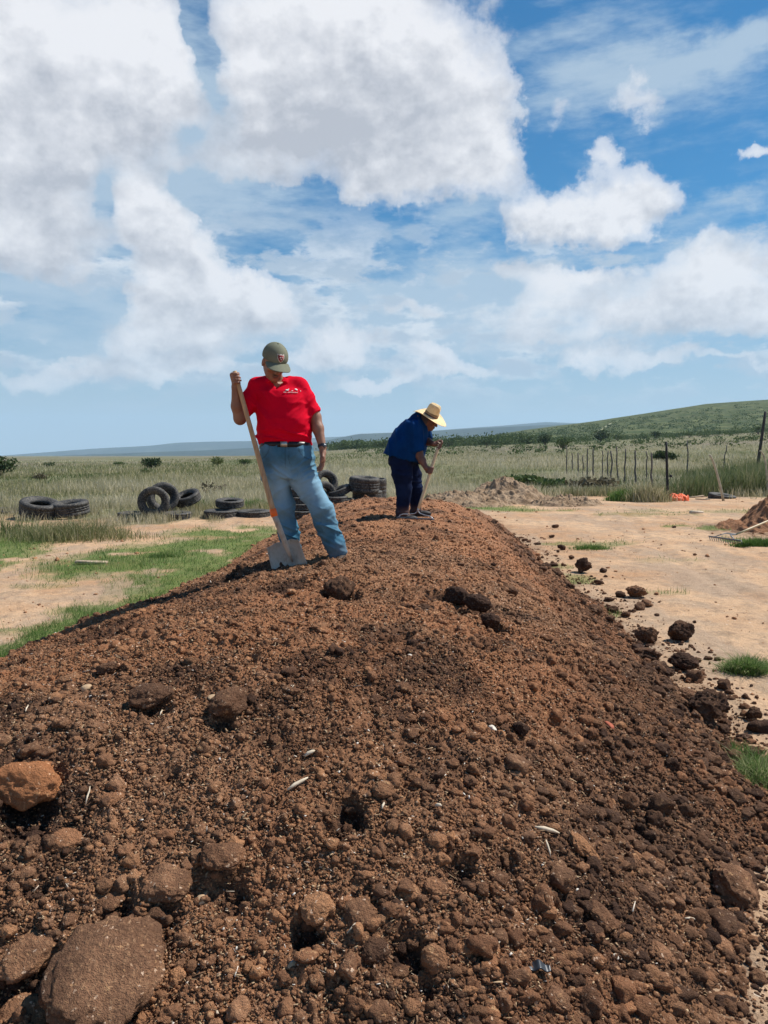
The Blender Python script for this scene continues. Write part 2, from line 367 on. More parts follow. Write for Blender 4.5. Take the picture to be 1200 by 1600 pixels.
def pile_masks(x, y, z, cut, flank):
    wet_shade = np.clip(cut/.05, 0, 1)*.97  # hollows coloured near-black, painting in their shade
    wet_shade = np.maximum(wet_shade, flank*(.62 + 1.2*np.clip(fbm(x, y, sc=3, oct=3, seed=201), -.25, .4)) * .8)
    wet_shade = np.maximum(wet_shade, sstep(fbm(x, y, sc=1.7, oct=5, seed=203, gain=.6), .03, .20)*.70)
    red = np.clip(sstep(fbm(x, y, sc=.8, oct=3, seed=211), -.10, .18) + sstep(y, 5.5, 8)*(1-.6*flank), 0, 1)
    tan = sstep(fbm(x, y, sc=1.7, oct=4, seed=221), .10, .30)*.30
    edge = sstep(x - (np.interp(y, XR_Y, XR) - .35), 0, .3) * sstep(3.4 - y, 0, .8)
    return wet_shade, red, np.maximum(tan, edge*.8)
def build_pile():
    NR, NCI, NCO = 1020, 790, 50
    s = np.linspace(0, 1, NR); a0, a1 = .95**-.5, 20.8**-.5; Y = (a0 + (a1-a0)*s)**-2
    xl = np.interp(Y, XL_Y, XL) - .35; xr = np.interp(Y, XR_Y, XR) + .35
    L = np.maximum(xl + .06, -(.56*Y + .2)); R = np.minimum(xr - .06, .56*Y + .2)
    t = np.linspace(0, 1, NCI); X = L[:, None] + (R-L)[:, None]*t[None]
    to = np.linspace(0, 1, NCO, endpoint=False)
    X = np.concatenate([xl[:, None] + (L-xl)[:, None]*to[None], X, R[:, None] + (xr-R)[:, None]*(to[None] + 1/NCO)], axis=1)
    YY = np.broadcast_to(Y[:, None], X.shape); x, y = X.ravel(), YY.ravel().copy()
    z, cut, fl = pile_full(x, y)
    wet_shade, red, tan = pile_masks(x, y, z, cut, fl)
    n = X.shape[1]; i = np.arange(NR-1)[:, None]*n + np.arange(n-1)[None]
    f = np.stack([i, i+1, i+n+1, i+n], -1).reshape(-1, 4)
    keep = (z[f] > -.03).any(1); f = f[keep]
    used = np.zeros(len(x), bool); used[f.ravel()] = True; mp = np.cumsum(used) - 1
    o = mk('compost_pile', np.stack([x, y, z], 1)[used], mp[f], M_COMP, smooth=True, attrs={'wet_shade': wet_shade[used], 'red': red[used], 'tan': tan[used]})
    tag(o, 'long crumbly brown compost windrow running away from the viewer under both men', 'compost pile')
    o.rotation_euler = (0, 0, 0)
    return o
build_pile()
def ztop(x, y):
    x = np.atleast_1d(np.asarray(x, float)); y = np.atleast_1d(np.asarray(y, float))
    z = pile_full(x, y, False)[0]; return np.maximum(z, terr(x, y) + fine(x, y))

# lumps -----------------------------------------------------------
import bmesh
def ico(sub):
    b = bmesh.new(); bmesh.ops.create_icosphere(b, subdivisions=sub, radius=1); b.verts.ensure_lookup_table()
    v = np.array([w.co[:] for w in b.verts]); f = np.array([[w.index for w in q.verts] for q in b.faces]); b.free(); return v, f
ICO = {k: ico(k) for k in (1, 2, 3, 5)}
ICO[0] = (np.array([(1, 0, 0), (-1, 0, 0), (0, 1, 0), (0, -1, 0), (0, 0, 1), (0, 0, -1)], float), np.array([(0,2,4),(2,1,4),(1,3,4),(3,0,4),(2,0,5),(1,2,5),(3,1,5),(0,3,5)]))
def lump(sub, seed, rough=.35, ang=.5):
    v, f = ICO[sub]; v = v.copy(); r_ = np.random.default_rng(seed)
    rad = np.ones(len(v))
    for _ in range(9):                       # broken facets
        nrm = r_.normal(size=3); nrm /= np.linalg.norm(nrm); c = r_.uniform(.55, .95)
        d = v @ nrm; k = np.where(d > 0, c/np.maximum(d, 1e-3), 9); rad = np.where(k < rad, rad*(1-ang) + k*ang, rad)
    o_ = r_.uniform(0, 50, 3)
    rad = rad * (1 + rough*fbm(v[:,0]+o_[0], v[:,1]+o_[1], v[:,2]+o_[2], sc=1.6 if sub > 1 else 2.2, oct=2 if sub < 2 else 4 if sub < 4 else 6, seed=seed, gain=.68)*2)
    return v*rad[:, None], f
def rot_rand(n, r_):
    q = r_.normal(size=(n, 4)); q /= np.linalg.norm(q, axis=1)[:, None]; w, x, y, z = q.T
    return np.stack([1-2*(y*y+z*z), 2*(x*y-w*z), 2*(x*z+w*y), 2*(x*y+w*z), 1-2*(x*x+z*z), 2*(y*z-w*x), 2*(x*z-w*y), 2*(y*z+w*x), 1-2*(x*x+y*y)], 1).reshape(n, 3, 3)
def scatter(name, pos, rad, mat, seed, sub=1, attrs=None, flat=.75, nvar=10, label=None, cat=None):
    r_ = np.random.default_rng(seed); n = len(pos); Vs, Fs = [], []; base = 0; at = {k: [] for k in (attrs or {})}
    vid = r_.integers(0, nvar, n)
    for k in range(nvar):
        m = np.where(vid == k)[0]
        if not len(m): continue
        v, f = lump(sub, seed*31 + k, .75 if sub < 3 else .62, .6); R = rot_rand(len(m), r_)
        sc_ = rad[m][:, None]*r_.uniform(.65, 1.25, (len(m), 3))
        w = np.einsum('nij,vj->nvi', R, v) * sc_[:, None, :]; w[:, :, 2] *= flat
        w += pos[m][:, None, :]
        Vs.append(w.reshape(-1, 3)); Fs.append((f[None] + (np.arange(len(m))*len(v))[:, None, None] + base).reshape(-1, 3)); base += len(m)*len(v)
        for a in at: at[a].append(np.repeat(attrs[a][m], len(v)))
    return mk(name, np.concatenate(Vs), np.concatenate(Fs), mat, attrs={a: np.concatenate(at[a]) for a in at})
def pile_crumbs():
    r_ = np.random.default_rng(3); N = 190000
    s = r_.random(N); a0, a1 = 1.25**-.5, 17**-.5; y = (a0 + (a1-a0)*s**.9)**-2
    x = r_.uniform(-1, 1, N)*(.54*y + .25)
    b = pile_base(x, y); dr = np.interp(y, XR_Y, XR) - x
    keep = (b > -.02) | ((dr > -.35) & (r_.random(N) < .25) & (dr < .1)); x, y, b = x[keep], y[keep], b[keep]; n = len(x)
    rad = .0042*(1 - r_.random(n)*.994)**-.36 * (.8 + .06*y); big_ = r_.random(n) < .0025; rad = np.where(big_, r_.uniform(.015, .038, n), rad)
    _, cut, fl = pile_full(x, y, False); z = ztop(x, y) + rad*.25
    rad *= 1 + .35*fl
    wet_shade, red, tan = pile_masks(x, y, z, cut, fl)
    wet_shade = np.clip(wet_shade + r_.normal(0, .25, n) + .05, 0, 1); tan = np.clip(tan*.5 + (r_.random(n) < .34)*r_.uniform(.3, 1.1, n)*(rad < .03), 0, 1); red = np.clip(red + r_.normal(0, .3, n), 0, 1)
    big = rad > .019
    for nm, m, sub in (('compost_crumbs', ~big, 1), ('compost_lumps', big, 3)):
        o = scatter(nm, np.stack([x, y, z], 1)[m], rad[m], M_COMP, 5 + sub, sub, {'wet_shade': wet_shade[m], 'red': red[m], 'tan': tan[m]}, .8, 12)
        tag(o, kind='stuff', label='loose crumbs of compost strewn over the pile' if sub == 1 else 'small broken compost lumps strewn over the pile')
pile_crumbs()
def pile_grains():
    r_ = np.random.default_rng(8); N = 230000
    s = r_.random(N); a0, a1 = 1.3**-.5, 8.5**-.5; y = (a0 + (a1-a0)*s)**-2; x = r_.uniform(-1, 1, N)*(.53*y + .1)
    k = (pile_base(x, y) > .0) & (r_.random(N) < np.clip(.7 + 1.6*fbm(x, y, sc=2.6, oct=3, seed=311), .15, 1)); x, y = x[k], y[k]; n = len(x)
    rad = r_.uniform(.0020, .0060, n)*(.70 + .13*y)*(1 + .8*(r_.random(n) < .06)); _, cut, fl = pile_full(x, y, False)
    z = pile_full(x, y, True)[0] + rad*.3; wet_shade, red, tan = pile_masks(x, y, z, cut, fl); q = r_.random(n)
    wet_shade = np.clip(wet_shade + r_.normal(0, .3, n) + .15, 0, 1); tan = np.where(q < .28, r_.uniform(.4, 1.2, n), 0)*(1-.6*fl); wet_shade = np.where(q < .28, 0, wet_shade)
    tag(scatter('compost_grains', np.stack([x, y, z], 1), rad, M_COMP, 9, 0, {'wet_shade': wet_shade, 'red': red*r_.uniform(0, 1, n), 'tan': tan}, .8, 16), 'finest crumbs of compost covering the pile', kind='stuff')
pile_grains()
def litter():
    """wood chips, straw bits and grit on the pile"""
    r_ = np.random.default_rng(11); N = 19000
    s = r_.random(N); a0, a1 = 1.3**-.5, 12**-.5; y = (a0 + (a1-a0)*s)**-2; x = r_.uniform(-1, 1, N)*(.52*y + .1)
    k = pile_base(x, y) > .03; x, y = x[k], y[k]; n = len(x)
    fl_ = r_.random(n) < .72; L = np.where(fl_, r_.uniform(.0022, .0060, n)*(.75 + .10*y), .006*(1 - r_.random(n)*.97)**-.42); w = L*np.where(fl_, r_.uniform(.5, 1.4, n), r_.uniform(.08, .3, n)); z = ztop(x, y) + .008
    th = r_.uniform(0, 6.28, n); ph = r_.normal(0, .35, n)
    a = np.stack([np.cos(th)*np.cos(ph), np.sin(th)*np.cos(ph), np.sin(ph)], 1); b = np.stack([-np.sin(th), np.cos(th), r_.normal(0, .3, n)], 1); c = np.cross(a, b)
    P = np.stack([x, y, z], 1); vs = []
    for i in (-1, 1):
        for j in (-1, 1):
            for q in (-1, 1): vs.append(P + a*(L*i)[:, None] + b*(w*.5*j*(1-.4*(i > 0)))[:, None] + c*(w*.16*q)[:, None])
    v = np.stack(vs, 1).reshape(-1, 3); fb = np.array([(0,1,3,2),(4,6,7,5),(0,4,5,1),(2,3,7,6),(0,2,6,4),(1,5,7,3)])
    f = (fb[None] + (np.arange(n)*8)[:, None, None]).reshape(-1, 4)
    m, nn, bb = newmat('straw_chips', .8, .2); rn = attr(nn, 'rnd')
    c_ = nmix(nn, rn.smooth(0, .7), (.16, .09, .05), (.42, .29, .17)); c_ = nmix(nn, rn.smooth(.86, 1.0), c_, (.66, .60, .52)); nn.links.new(c_, bb.inputs['Base Color'])
    o = mk('straw_litter', v, f, m, attrs={'rnd': np.repeat(r_.random(n), 8)}); tag(o, 'pale straw bits and wood flecks littering the compost', kind='stuff')
litter()

# ground ----------------------------------------------------------
def poly_g(pts): return [atZ(a, b)[:2] for a, b in pts]
def inpoly(x, y, P):
    c = np.zeros(x.shape, bool); n = len(P)
    for i in range(n):
        x1, y1 = P[i]; x2, y2 = P[(i+1) % n]
        t = ((y1 > y) != (y2 > y)) & (x < (x2-x1)*(y-y1)/((y2-y1) + 1e-12) + x1); c ^= t
    return c
GREENS = [poly_g(p) for p in (
 [(-160,1090),(-90,1010),(0,985),(60,968),(110,945),(200,938),(190,903),(100,905),(30,902),(60,885),(130,868),(250,846),(330,842),(420,832),(520,828),(420,875),(330,960),(0,1140)],
 [(-400,900),(-400,838),(0,836),(90,832),(160,826),(150,838),(75,852),(50,866),(0,893)],
 [(240,838),(300,826),(420,822),(440,832),(360,840)])]
TUFTS = [(920,850,.9,.35,.6),(1175,1042,.36,.15,1.0),(1160,1205,.22,.22,.9),(1185,846,.9,.35,1.0),(1118,824,1.3,.7,.8),(745,793,1.8,1.0,1.0),(890,902,.35,.5,.6),
 (840,797,1.6,.6,.8),(1060,800,2.0,.8,.35),(1040,925,.25,.15,.3),(945,848,.7,.3,.3),(1000,806,1.5,.6,.4),(930,955,.25,.35,.5),(1040,876,.8,.3,.2),(1190,800,2.5,.8,.4),
 (120,880,1.2,.35,.5),(240,888,.6,.3,.3),(60,915,.5,.2,.3),(975,1110,.10,.06,.7),(868,884,.3,.4,.5)]
_tg = [(atZ(a, b), rx, ry, k) for a, b, rx, ry, k in TUFTS]
def masks(x, y):
    d = np.hypot(x, y); s = .12 + .03*d
    w = fbm(x, y, sc=1.4, oct=4, seed=301)*2; w2 = fbm(x+9, y, sc=1.4, oct=4, seed=302)*2
    xw, yw = x + w*.45, y + w2*.55
    g = np.zeros_like(x)
    for P in GREENS:
        a_ = 0
        for ox, oy in ((0, 0), (1, .6), (-1, -.5), (.4, -1), (-.5, 1)): a_ = a_ + inpoly(xw + ox*.16*s*3, yw + oy*.22*s*3, P)*.2
        g = np.maximum(g, a_)
    for P, rx, ry, k in _tg:
        q = ((x-P[0])/rx)**2 + ((y-P[1])/ry)**2; g = np.maximum(g, k*(1-sstep(q + w*1.2, .5, 1.3)))
    g = g * sstep(fbm(x, y, sc=.9, oct=4, seed=305) + .5, .30, .42)
    # dry field begins beyond these lines
    t = x/np.maximum(y, 1e-3)
    lim = np.interp(t, [-.9, -.5, -.36, -.25, -.14, .0, .10, .2, .28, .5, .9], [20, 20, 18.5, 19.5, 22, 23.5, 26, 30, 33, 31, 30])
    lim = np.where(y <= 0, 99, lim)
    fld = sstep(y - lim + w*2.5, -.6, 1.4)
    return g, fld
def blade_mat(name, cols, trans=.35):
    m, n, b = newmat(name, .75, .15); r = attr(n, 'rnd'); cr = n.nodes.new('ShaderNodeValToRGB'); n.links.new(r.k, cr.inputs[0])
    el_ = cr.color_ramp.elements; el_[0].color = cols[0] + (1,); el_[1].color = cols[-1] + (1,)
    for i, c in enumerate(cols[1:-1]): e_ = el_.new((i+1)/(len(cols)-1)); e_.color = c + (1,)
    n.links.new(cr.outputs[0], b.inputs['Base Color'])
    tr = n.nodes.new('ShaderNodeBsdfTranslucent'); n.links.new(cr.outputs[0], tr.inputs[0])
    mx_ = n.nodes.new('ShaderNodeMixShader'); mx_.inputs[0].default_value = trans
    n.links.new(b.outputs[0], mx_.inputs[1]); n.links.new(tr.outputs[0], mx_.inputs[2]); n.links.new(mx_.outputs[0], n.nodes['Material Output'].inputs[0])
    return m
def build_ground():
    m, n, b = newmat('ground', .96, .08); p = geopos(n); g, fl = attr(n, 'green'), attr(n, 'field')
    n1 = nnoise(n, p, .45, 6, .6); n2 = nnoise(n, p, 5, 7, .65); n3 = nnoise(n, p, 45, 4, .7); n4 = nnoise(n, p, 1.6, 5, .6)
    c = nmix(n, n1.smooth(.35, .62), (.46, .265, .145), (.60, .39, .235)); wr = nnoise(n, p, .9, 7, .7, (1, .25, 1), off=(5, 1, 0)); c = nmix(n, wr.smooth(.47, .62)*.7, c, (.36, .265, .19)); wr2 = nnoise(n, p, 2.8, 7, .7, (1, .5, 1), off=(2, 8, 0)); c = nmix(n, wr2.smooth(.52, .66)*.6, c, (.27, .20, .135))
    c = nmix(n, n4.smooth(.45, .70)*.7, c, (.40, .29, .20))
    c = nmix(n, n2.smooth(.48, .66)*.6, c, (.28, .185, .12))
    c = nmix(n, n3.smooth(.52, .75)*.5, c, (.62, .47, .34))
    c = nmix(n, (attr(n, 'soil')*(n2.smooth(.3, .6))).mn(1.0), c, (.12, .066, .040))
    vo = n.nodes.new('ShaderNodeTexVoronoi'); vo.inputs['Scale'].default_value = 22; n.links.new(p, vo.inputs['Vector'])
    cs = n.nodes.new('ShaderNodeSeparateColor'); n.links.new(vo.outputs['Color'], cs.inputs[0])
    grit = E(n, cs.outputs[0]).smooth(.86, .9)*E(n, vo.outputs['Distance']).smooth(.22, .32, 1, 0)
    c = nmix(n, grit*.6, c, nmix(n, E(n, cs.outputs[1]).smooth(.3, .7), (.20, .13, .09), (.66, .56, .45)))
    f1 = nnoise(n, p, .05, 6, .6, (1, .35, 1)); f2 = nnoise(n, p, .8, 6, .7); f3 = nnoise(n, p, .012, 5, .6, (1, .4, 1), off=(3, 3, 0))
    fc = nmix(n, f2.smooth(.3, .7), (.09, .095, .045), (.27, .24, .145))
    fc = nmix(n, f1.smooth(.42, .62)*.6, fc, (.07, .10, .035)); fc = nmix(n, f3.smooth(.45, .62)*.75, fc, (.19, .155, .125))
    c = nmix(n, fl*(f2.smooth(.2, .5, .65, 1)), c, fc)
    gc = nmix(n, n2.smooth(.3, .7), (.055, .12, .022), (.11, .19, .04))
    c = nmix(n, g*(n3.smooth(.3, .6, .45, .95)), c, gc)
    n.links.new(c, b.inputs['Base Color']); bump(n, b, n2*.8 + n3*.5, .9, .045)
    r = np.concatenate([np.linspace(.15, 1.2, 8, endpoint=False), 1/np.linspace(1/1.2, 1/60., 900), np.geomspace(62, 13000, 90)])
    a = np.radians(np.concatenate([np.linspace(-180, -33, 50, endpoint=False), np.linspace(-33, 33, 700), np.linspace(33, 180, 50, endpoint=False)[1:]]))
    R, A = np.meshgrid(r, a, indexing='ij'); x = (R*np.sin(A)).ravel(); y = (R*np.cos(A)).ravel()
    g_, f_ = masks(x, y); d = np.hypot(x, y)
    z = terr(x, y) + fine(x, y)
    pb = pile_base(x, y); z = np.where(pb > .06, np.minimum(z, -.05), z)
    z = z + .012*fbm(x, y, sc=9, oct=3, seed=15)*2*sstep(30-d, 0, 15)
    # wheel-worn strip and stony ridges by the right track
    for o_ in (0, 1.55):
        rt = np.exp(-((x - (2.9 + o_ + .17*y + .25*np.sin(y*.35)))/.16)**2)*sstep(y, 3, 5)*sstep(26-y, 0, 4)*sstep(x, 2.4, 3); z = z - rt*.035 + .02*np.exp(-((x - (2.9 + o_ + .17*y + .25*np.sin(y*.35)))/.34)**2)*sstep(y, 3, 5)*sstep(26-y, 0, 4)*sstep(x, 2.6, 3.2)
    z = z + .05*np.exp(-((y-20.5-.1*x)/.9)**2)*sstep(x, 3, 6)*(fbm(x, y, sc=2, oct=3, seed=19)*3+.5)
    soil = sstep(pb, -.22, -.02)*(.35 + 1.2*fbm(x, y, sc=3, oct=3, seed=23)) * (x > 0)
    P2 = atZ(1230, 828); soil = np.maximum(soil, 1-sstep(np.hypot(x-P2[0], y-P2[1]), 1.3, 2.4))
    m_ = len(a); i = np.arange(len(r)-1)[:, None]*m_ + np.arange(m_)[None]; j = np.arange(len(r)-1)[:, None]*m_ + (np.arange(m_)+1)[None] % m_
    f = np.stack([i, i+m_, j+m_, j], -1).reshape(-1, 4)
    v = np.stack([x, y, z], 1); v = np.vstack([v, [[0, 0, 0]]]); c0 = len(v)-1
    tri = np.stack([np.full(m_, c0), np.arange(m_), (np.arange(m_)+1) % m_], 1)
    ap = lambda q: np.append(q, 0)
    o = mk('ground', v, [f, tri], m, smooth=True, attrs={'green': ap(g_), 'field': ap(f_), 'soil': ap(np.clip(soil, 0, 1))}); tag(o, 'sandy ground with dry grassland beyond', kind='structure')
build_ground()

def sand_stones():
    r_ = np.random.default_rng(51); N = 16000; s = r_.random(N); y = 1/(1/2.3 + (1/30 - 1/2.3)*s**.8); x = r_.uniform(-1, 1, N)*(.56*y + .5)
    g, f = masks(x, y); pb = pile_base(x, y); cl = fbm(x, y, sc=.7, oct=4, seed=501)*2; near = np.exp(-((x - np.interp(y, XR_Y, XR) - .25)/.35)**2)*(x > 0)
    strip = np.exp(-((y - 14.5 - .25*(x-4))/1.6)**2)*(x > 3.5) + np.exp(-((y-13-.2*x)/1.4)**2)*(x < -3)
    k = (pb < .0) & (r_.random(N) < np.clip(.15 + cl*.9 + near*.5 + strip*.9, .02, 1)*(1-.6*g)*(1-f)); x, y, near = x[k], y[k], near[k]; n = len(x)
    rad = np.minimum(.0042*(1 - r_.random(n)*.99)**-.42*(.5 + .13*y), .05); soil = (r_.random(n) < .12 + .8*near)
    z = ground_zz(x, y) + rad*.15
    o = scatter('sand_gravel', np.stack([x, y, z], 1), rad, M_COMP, 52, 1, {'wet_shade': soil*r_.uniform(.1, .7, n), 'red': 0*x, 'tan': np.where(soil, 0, r_.uniform(.6, 1, n))}, .7); tag(o, 'small stones and crumbs lying on the sand', kind='stuff')
def ground_zz(x, y): return terr(x, y) + fine(x, y)
sand_stones()
def hills():
    def relief(name, px_, top_, d0, d1, base, cols, seed, amp, label, rows=26, nx=260, foot=-30, nsc=1.0):
        t = np.linspace(px_[0], px_[-1], nx); tp = np.interp(t, px_, top_)
        tt = (t-600)/F; V_ = []
        for k in range(rows):
            s = k/(rows-1); d = d0 + (d1-d0)*s*1.35
            x = tt*d; y = np.full(nx, d)
            crest = 1.7 + (712-tp)/F*d1
            prof = sstep(np.array([s*1.35]), 0, 1)[0] if s*1.35 < 1 else 1 - .5*((s*1.35-1)/.35)**2
            b_ = base(x, y) if callable(base) else base
            z = b_ + (crest - b_)*prof + amp*fbm(x, y, sc=nsc/d1*6, oct=5, seed=seed)*2*prof
            V_.append(np.stack([x, y, z], 1))
        v = np.concatenate(V_); i = np.arange(rows-1)[:, None]*nx + np.arange(nx-1)[None]
        m, n, b = newmat(name + '_mat', .95, .05); p = geopos(n)
        f1 = nnoise(n, p, cols[2], 6, .65); f2 = nnoise(n, p, cols[2]*7, 5, .7)
        c = nmix(n, f1.smooth(.35, .65), cols[0], cols[1]); c = nmix(n, f2.smooth(.46, .60)*.7, c, tuple(q*.42 for q in cols[0])); c = nmix(n, nnoise(n, p, cols[2]*1.7, 6, .7, (1, .6, 1), off=(9, 4, 0)).smooth(.52, .64)*.6, c, tuple(q*1.7 for q in cols[1])); n.links.new(c, b.inputs['Base Color'])
        o = mk(name, v, np.stack([i, i+1, i+nx+1, i+nx], -1).reshape(-1, 4), m, smooth=True); tag(o, label, kind='structure'); return o
    relief('green_hill', [560, 640, 700, 760, 820, 870, 928, 1010, 1099, 1200, 1400, 1800], [697, 693, 689, 683, 674, 668, 661, 649.5, 636, 629, 618, 650],
           430, 1150, lambda x, y: terr(x, y) - .5, ((.060, .085, .030), (.115, .125, .052), .045), 5, 1.2, 'green scrub hill rising to the right', 60, 420)
    relief('near_mountains', [-900, -300, 0, 60, 200, 330, 400, 470, 520, 560, 620, 700, 800, 880, 1000, 1500], [722, 720, 716, 714, 708, 703, 699, 695, 686, 678, 676, 672, 667, 664, 672, 700],
           4000, 5600, -20, ((.025, .042, .035), (.045, .055, .04), .002), 6, 6, 'blue hazy mountains on the horizon')
    relief('far_mountains', [-900, -300, 0, 60, 140, 235, 280, 330, 400, 500, 600, 700, 850, 1000, 1500], [716, 714, 713, 708, 702, 697, 692, 690, 688, 684, 680, 672, 660, 666, 690],
           7800, 9400, -20, ((.025, .042, .035), (.045, .055, .04), .002), 7, 12, 'palest blue mountains farthest away')
hills()
def haze():
    m = bpy.data.materials.new('haze_air'); m.use_nodes = True; n = m.node_tree; n.nodes.clear()
    o_ = n.nodes.new('ShaderNodeOutputMaterial'); v = n.nodes.new('ShaderNodeVolumePrincipled'); n.links.new(v.outputs[0], o_.inputs['Volume'])
    v.inputs['Color'].default_value = (.58, .80, 1.0, 1); v.inputs['Density'].default_value = 0.85e-4; v.inputs['Anisotropy'].default_value = .1
    b = MB(); b.box((0, 0, 400-23/2-12), (32000, 32000, 846)); ob = b.build('haze', m); tag(ob, 'thin pale haze in the air', kind='stuff')
haze()
# ------------------------------------------------------------------ grass
def ground_z(x, y): return terr(x, y) + fine(x, y)
def blades(name, x, y, h, w, rnd, mat, seed, lean=.35, z=None, label=None, kind='stuff', parent=None):
    r_ = np.random.default_rng(seed); n = len(x)
    if z is None: z = ground_z(x, y)
    P = np.stack([x, y, z - .01], 1); th = r_.uniform(0, 6.283, n); a = np.stack([np.cos(th), np.sin(th), 0*th], 1)
    ph = r_.uniform(0, 6.283, n); ln = np.abs(r_.normal(0, lean, n)) ; dr = np.stack([np.cos(ph)*ln, np.sin(ph)*ln, np.ones(n)], 1)
    bend = np.stack([np.cos(ph), np.sin(ph), -.25 + 0*ph], 1) * (ln*.8)[:, None]
    hh = h[:, None]; ww = w[:, None]*.5
    p1 = P + dr*hh*.5; p2 = P + dr*hh*.95 + bend*hh*.5
    v = np.stack([P - a*ww, P + a*ww, p1 + a*ww*.8, p1 - a*ww*.8, p2], 1).reshape(-1, 3)
    k = (np.arange(n)*5)[:, None]
    q = np.concatenate([k+np.array([[0, 1, 2]]), k+np.array([[0, 2, 3]]), k+np.array([[3, 2, 4]])])
    o = mk(name, v, q, mat, parent, attrs={'rnd': np.repeat(rnd, 5)}); return tag(o, label, kind=kind) if kind else o
M_DRY = blade_mat('dry_grass', [(.065,.12,.030), (.16,.185,.070), (.31,.285,.14), (.47,.41,.26), (.62,.55,.39)])
M_GRN = blade_mat('green_grass', [(.050,.115,.022), (.095,.175,.040), (.17,.25,.075), (.36,.36,.18)], .45)
def field_grass():
    r_ = np.random.default_rng(21); N = 260000
    s = r_.random(N); y = 1/(1/16.5 + (1/330 - 1/16.5)*s**.85); x = r_.uniform(-1, 1, N)*(.58*y + 3)
    g, f = masks(x, y); keep = r_.random(N) < f*.92; x, y, g = x[keep], y[keep], g[keep]; n = len(x)
    pa = fbm(x, y, sc=.16, oct=4, seed=401)*2.6; pb = fbm(x, y/2.5, sc=.03, oct=4, seed=402)*2; pc = fbm(x, y, sc=1.3, oct=2, seed=403)*2
    h = (.30 + .35*pa + .28*pc)*r_.uniform(.5, 1.3, n); h = np.clip(h, .07, .75); h *= 1 - .55*sstep(24-y, 0, 6)
    gap = (pc + .25*pa) < -.28; h[gap] *= .4
    w = np.maximum(.010, .00062*y)*r_.uniform(.6, 1.5, n)
    rn = np.clip(.45 + .85*pb + .40*pa + r_.normal(0, .17, n) + .1*(x < 0) - .25*sstep(26-y, 0, 5), 0, 1)
    t = x/y; rn = np.where((t > .16) & (y > 45) & (pa < .1), np.clip(rn*.85, 0, 1), rn)
    blades('field_grass', x, y, h, w, rn, M_DRY, 22, .30, label='dry knee-high grass covering the field')
field_grass()
def turf():
    r_ = np.random.default_rng(23); N = 520000
    s = r_.random(N); y = 1/(1/2.6 + (1/30 - 1/2.6)*s**.8); x = r_.uniform(-1, 1, N)*(.58*y + 1)
    g, f = masks(x, y); pb = pile_base(x, y)
    keep = (r_.random(N) < g*np.clip(.75 + 1.8*fbm(x, y, sc=3, oct=3, seed=411), .10, 1)) & (pb < .05); x, y, g = x[keep], y[keep], g[keep]; n = len(x)
    pa = fbm(x, y, sc=1.2, oct=3, seed=412)*2
    h = np.clip((.075 + .07*pa)*r_.uniform(.5, 1.5, n), .02, .2); w = np.maximum(.004, .00050*y)*r_.uniform(.7, 1.4, n)
    rn = np.clip(.45 + .5*pa + r_.normal(0, .22, n), 0, 1)
    blades('green_turf', x, y, h, w, rn, M_GRN, 24, .55, label='short green grass in patches on the sand')
turf()
def clump(name, px, py, rx, ry, h, n, mat, seed, lean=.35, rnd=(.5, .2), w=None, label=None, cat='grass', dist=None):
    P = atZ(px, py) if dist is None else atY(px, py, dist); r_ = np.random.default_rng(seed)
    q = r_.normal(0, .45, (n, 2)); x = q[:, 0]*rx; y = q[:, 1]*ry; hh = h*np.exp(-(q**2).sum(1)*.8)*r_.uniform(.5, 1.15, n)
    w = w or max(.006, .0007*P[1]); z = ground_z(x + P[0], y + P[1]) - ground_z(P[0], P[1])
    o = blades(name, x, y, hh, w*r_.uniform(.6, 1.4, n), np.clip(r_.normal(rnd[0], rnd[1], n), 0, 1), mat, seed, lean, z=z, kind=None)
    if h < .25 or n <= 700: o['kind'] = 'stuff'
    o.location = (P[0], P[1], float(ground_z(P[0], P[1]))); return tag(o, label, cat)
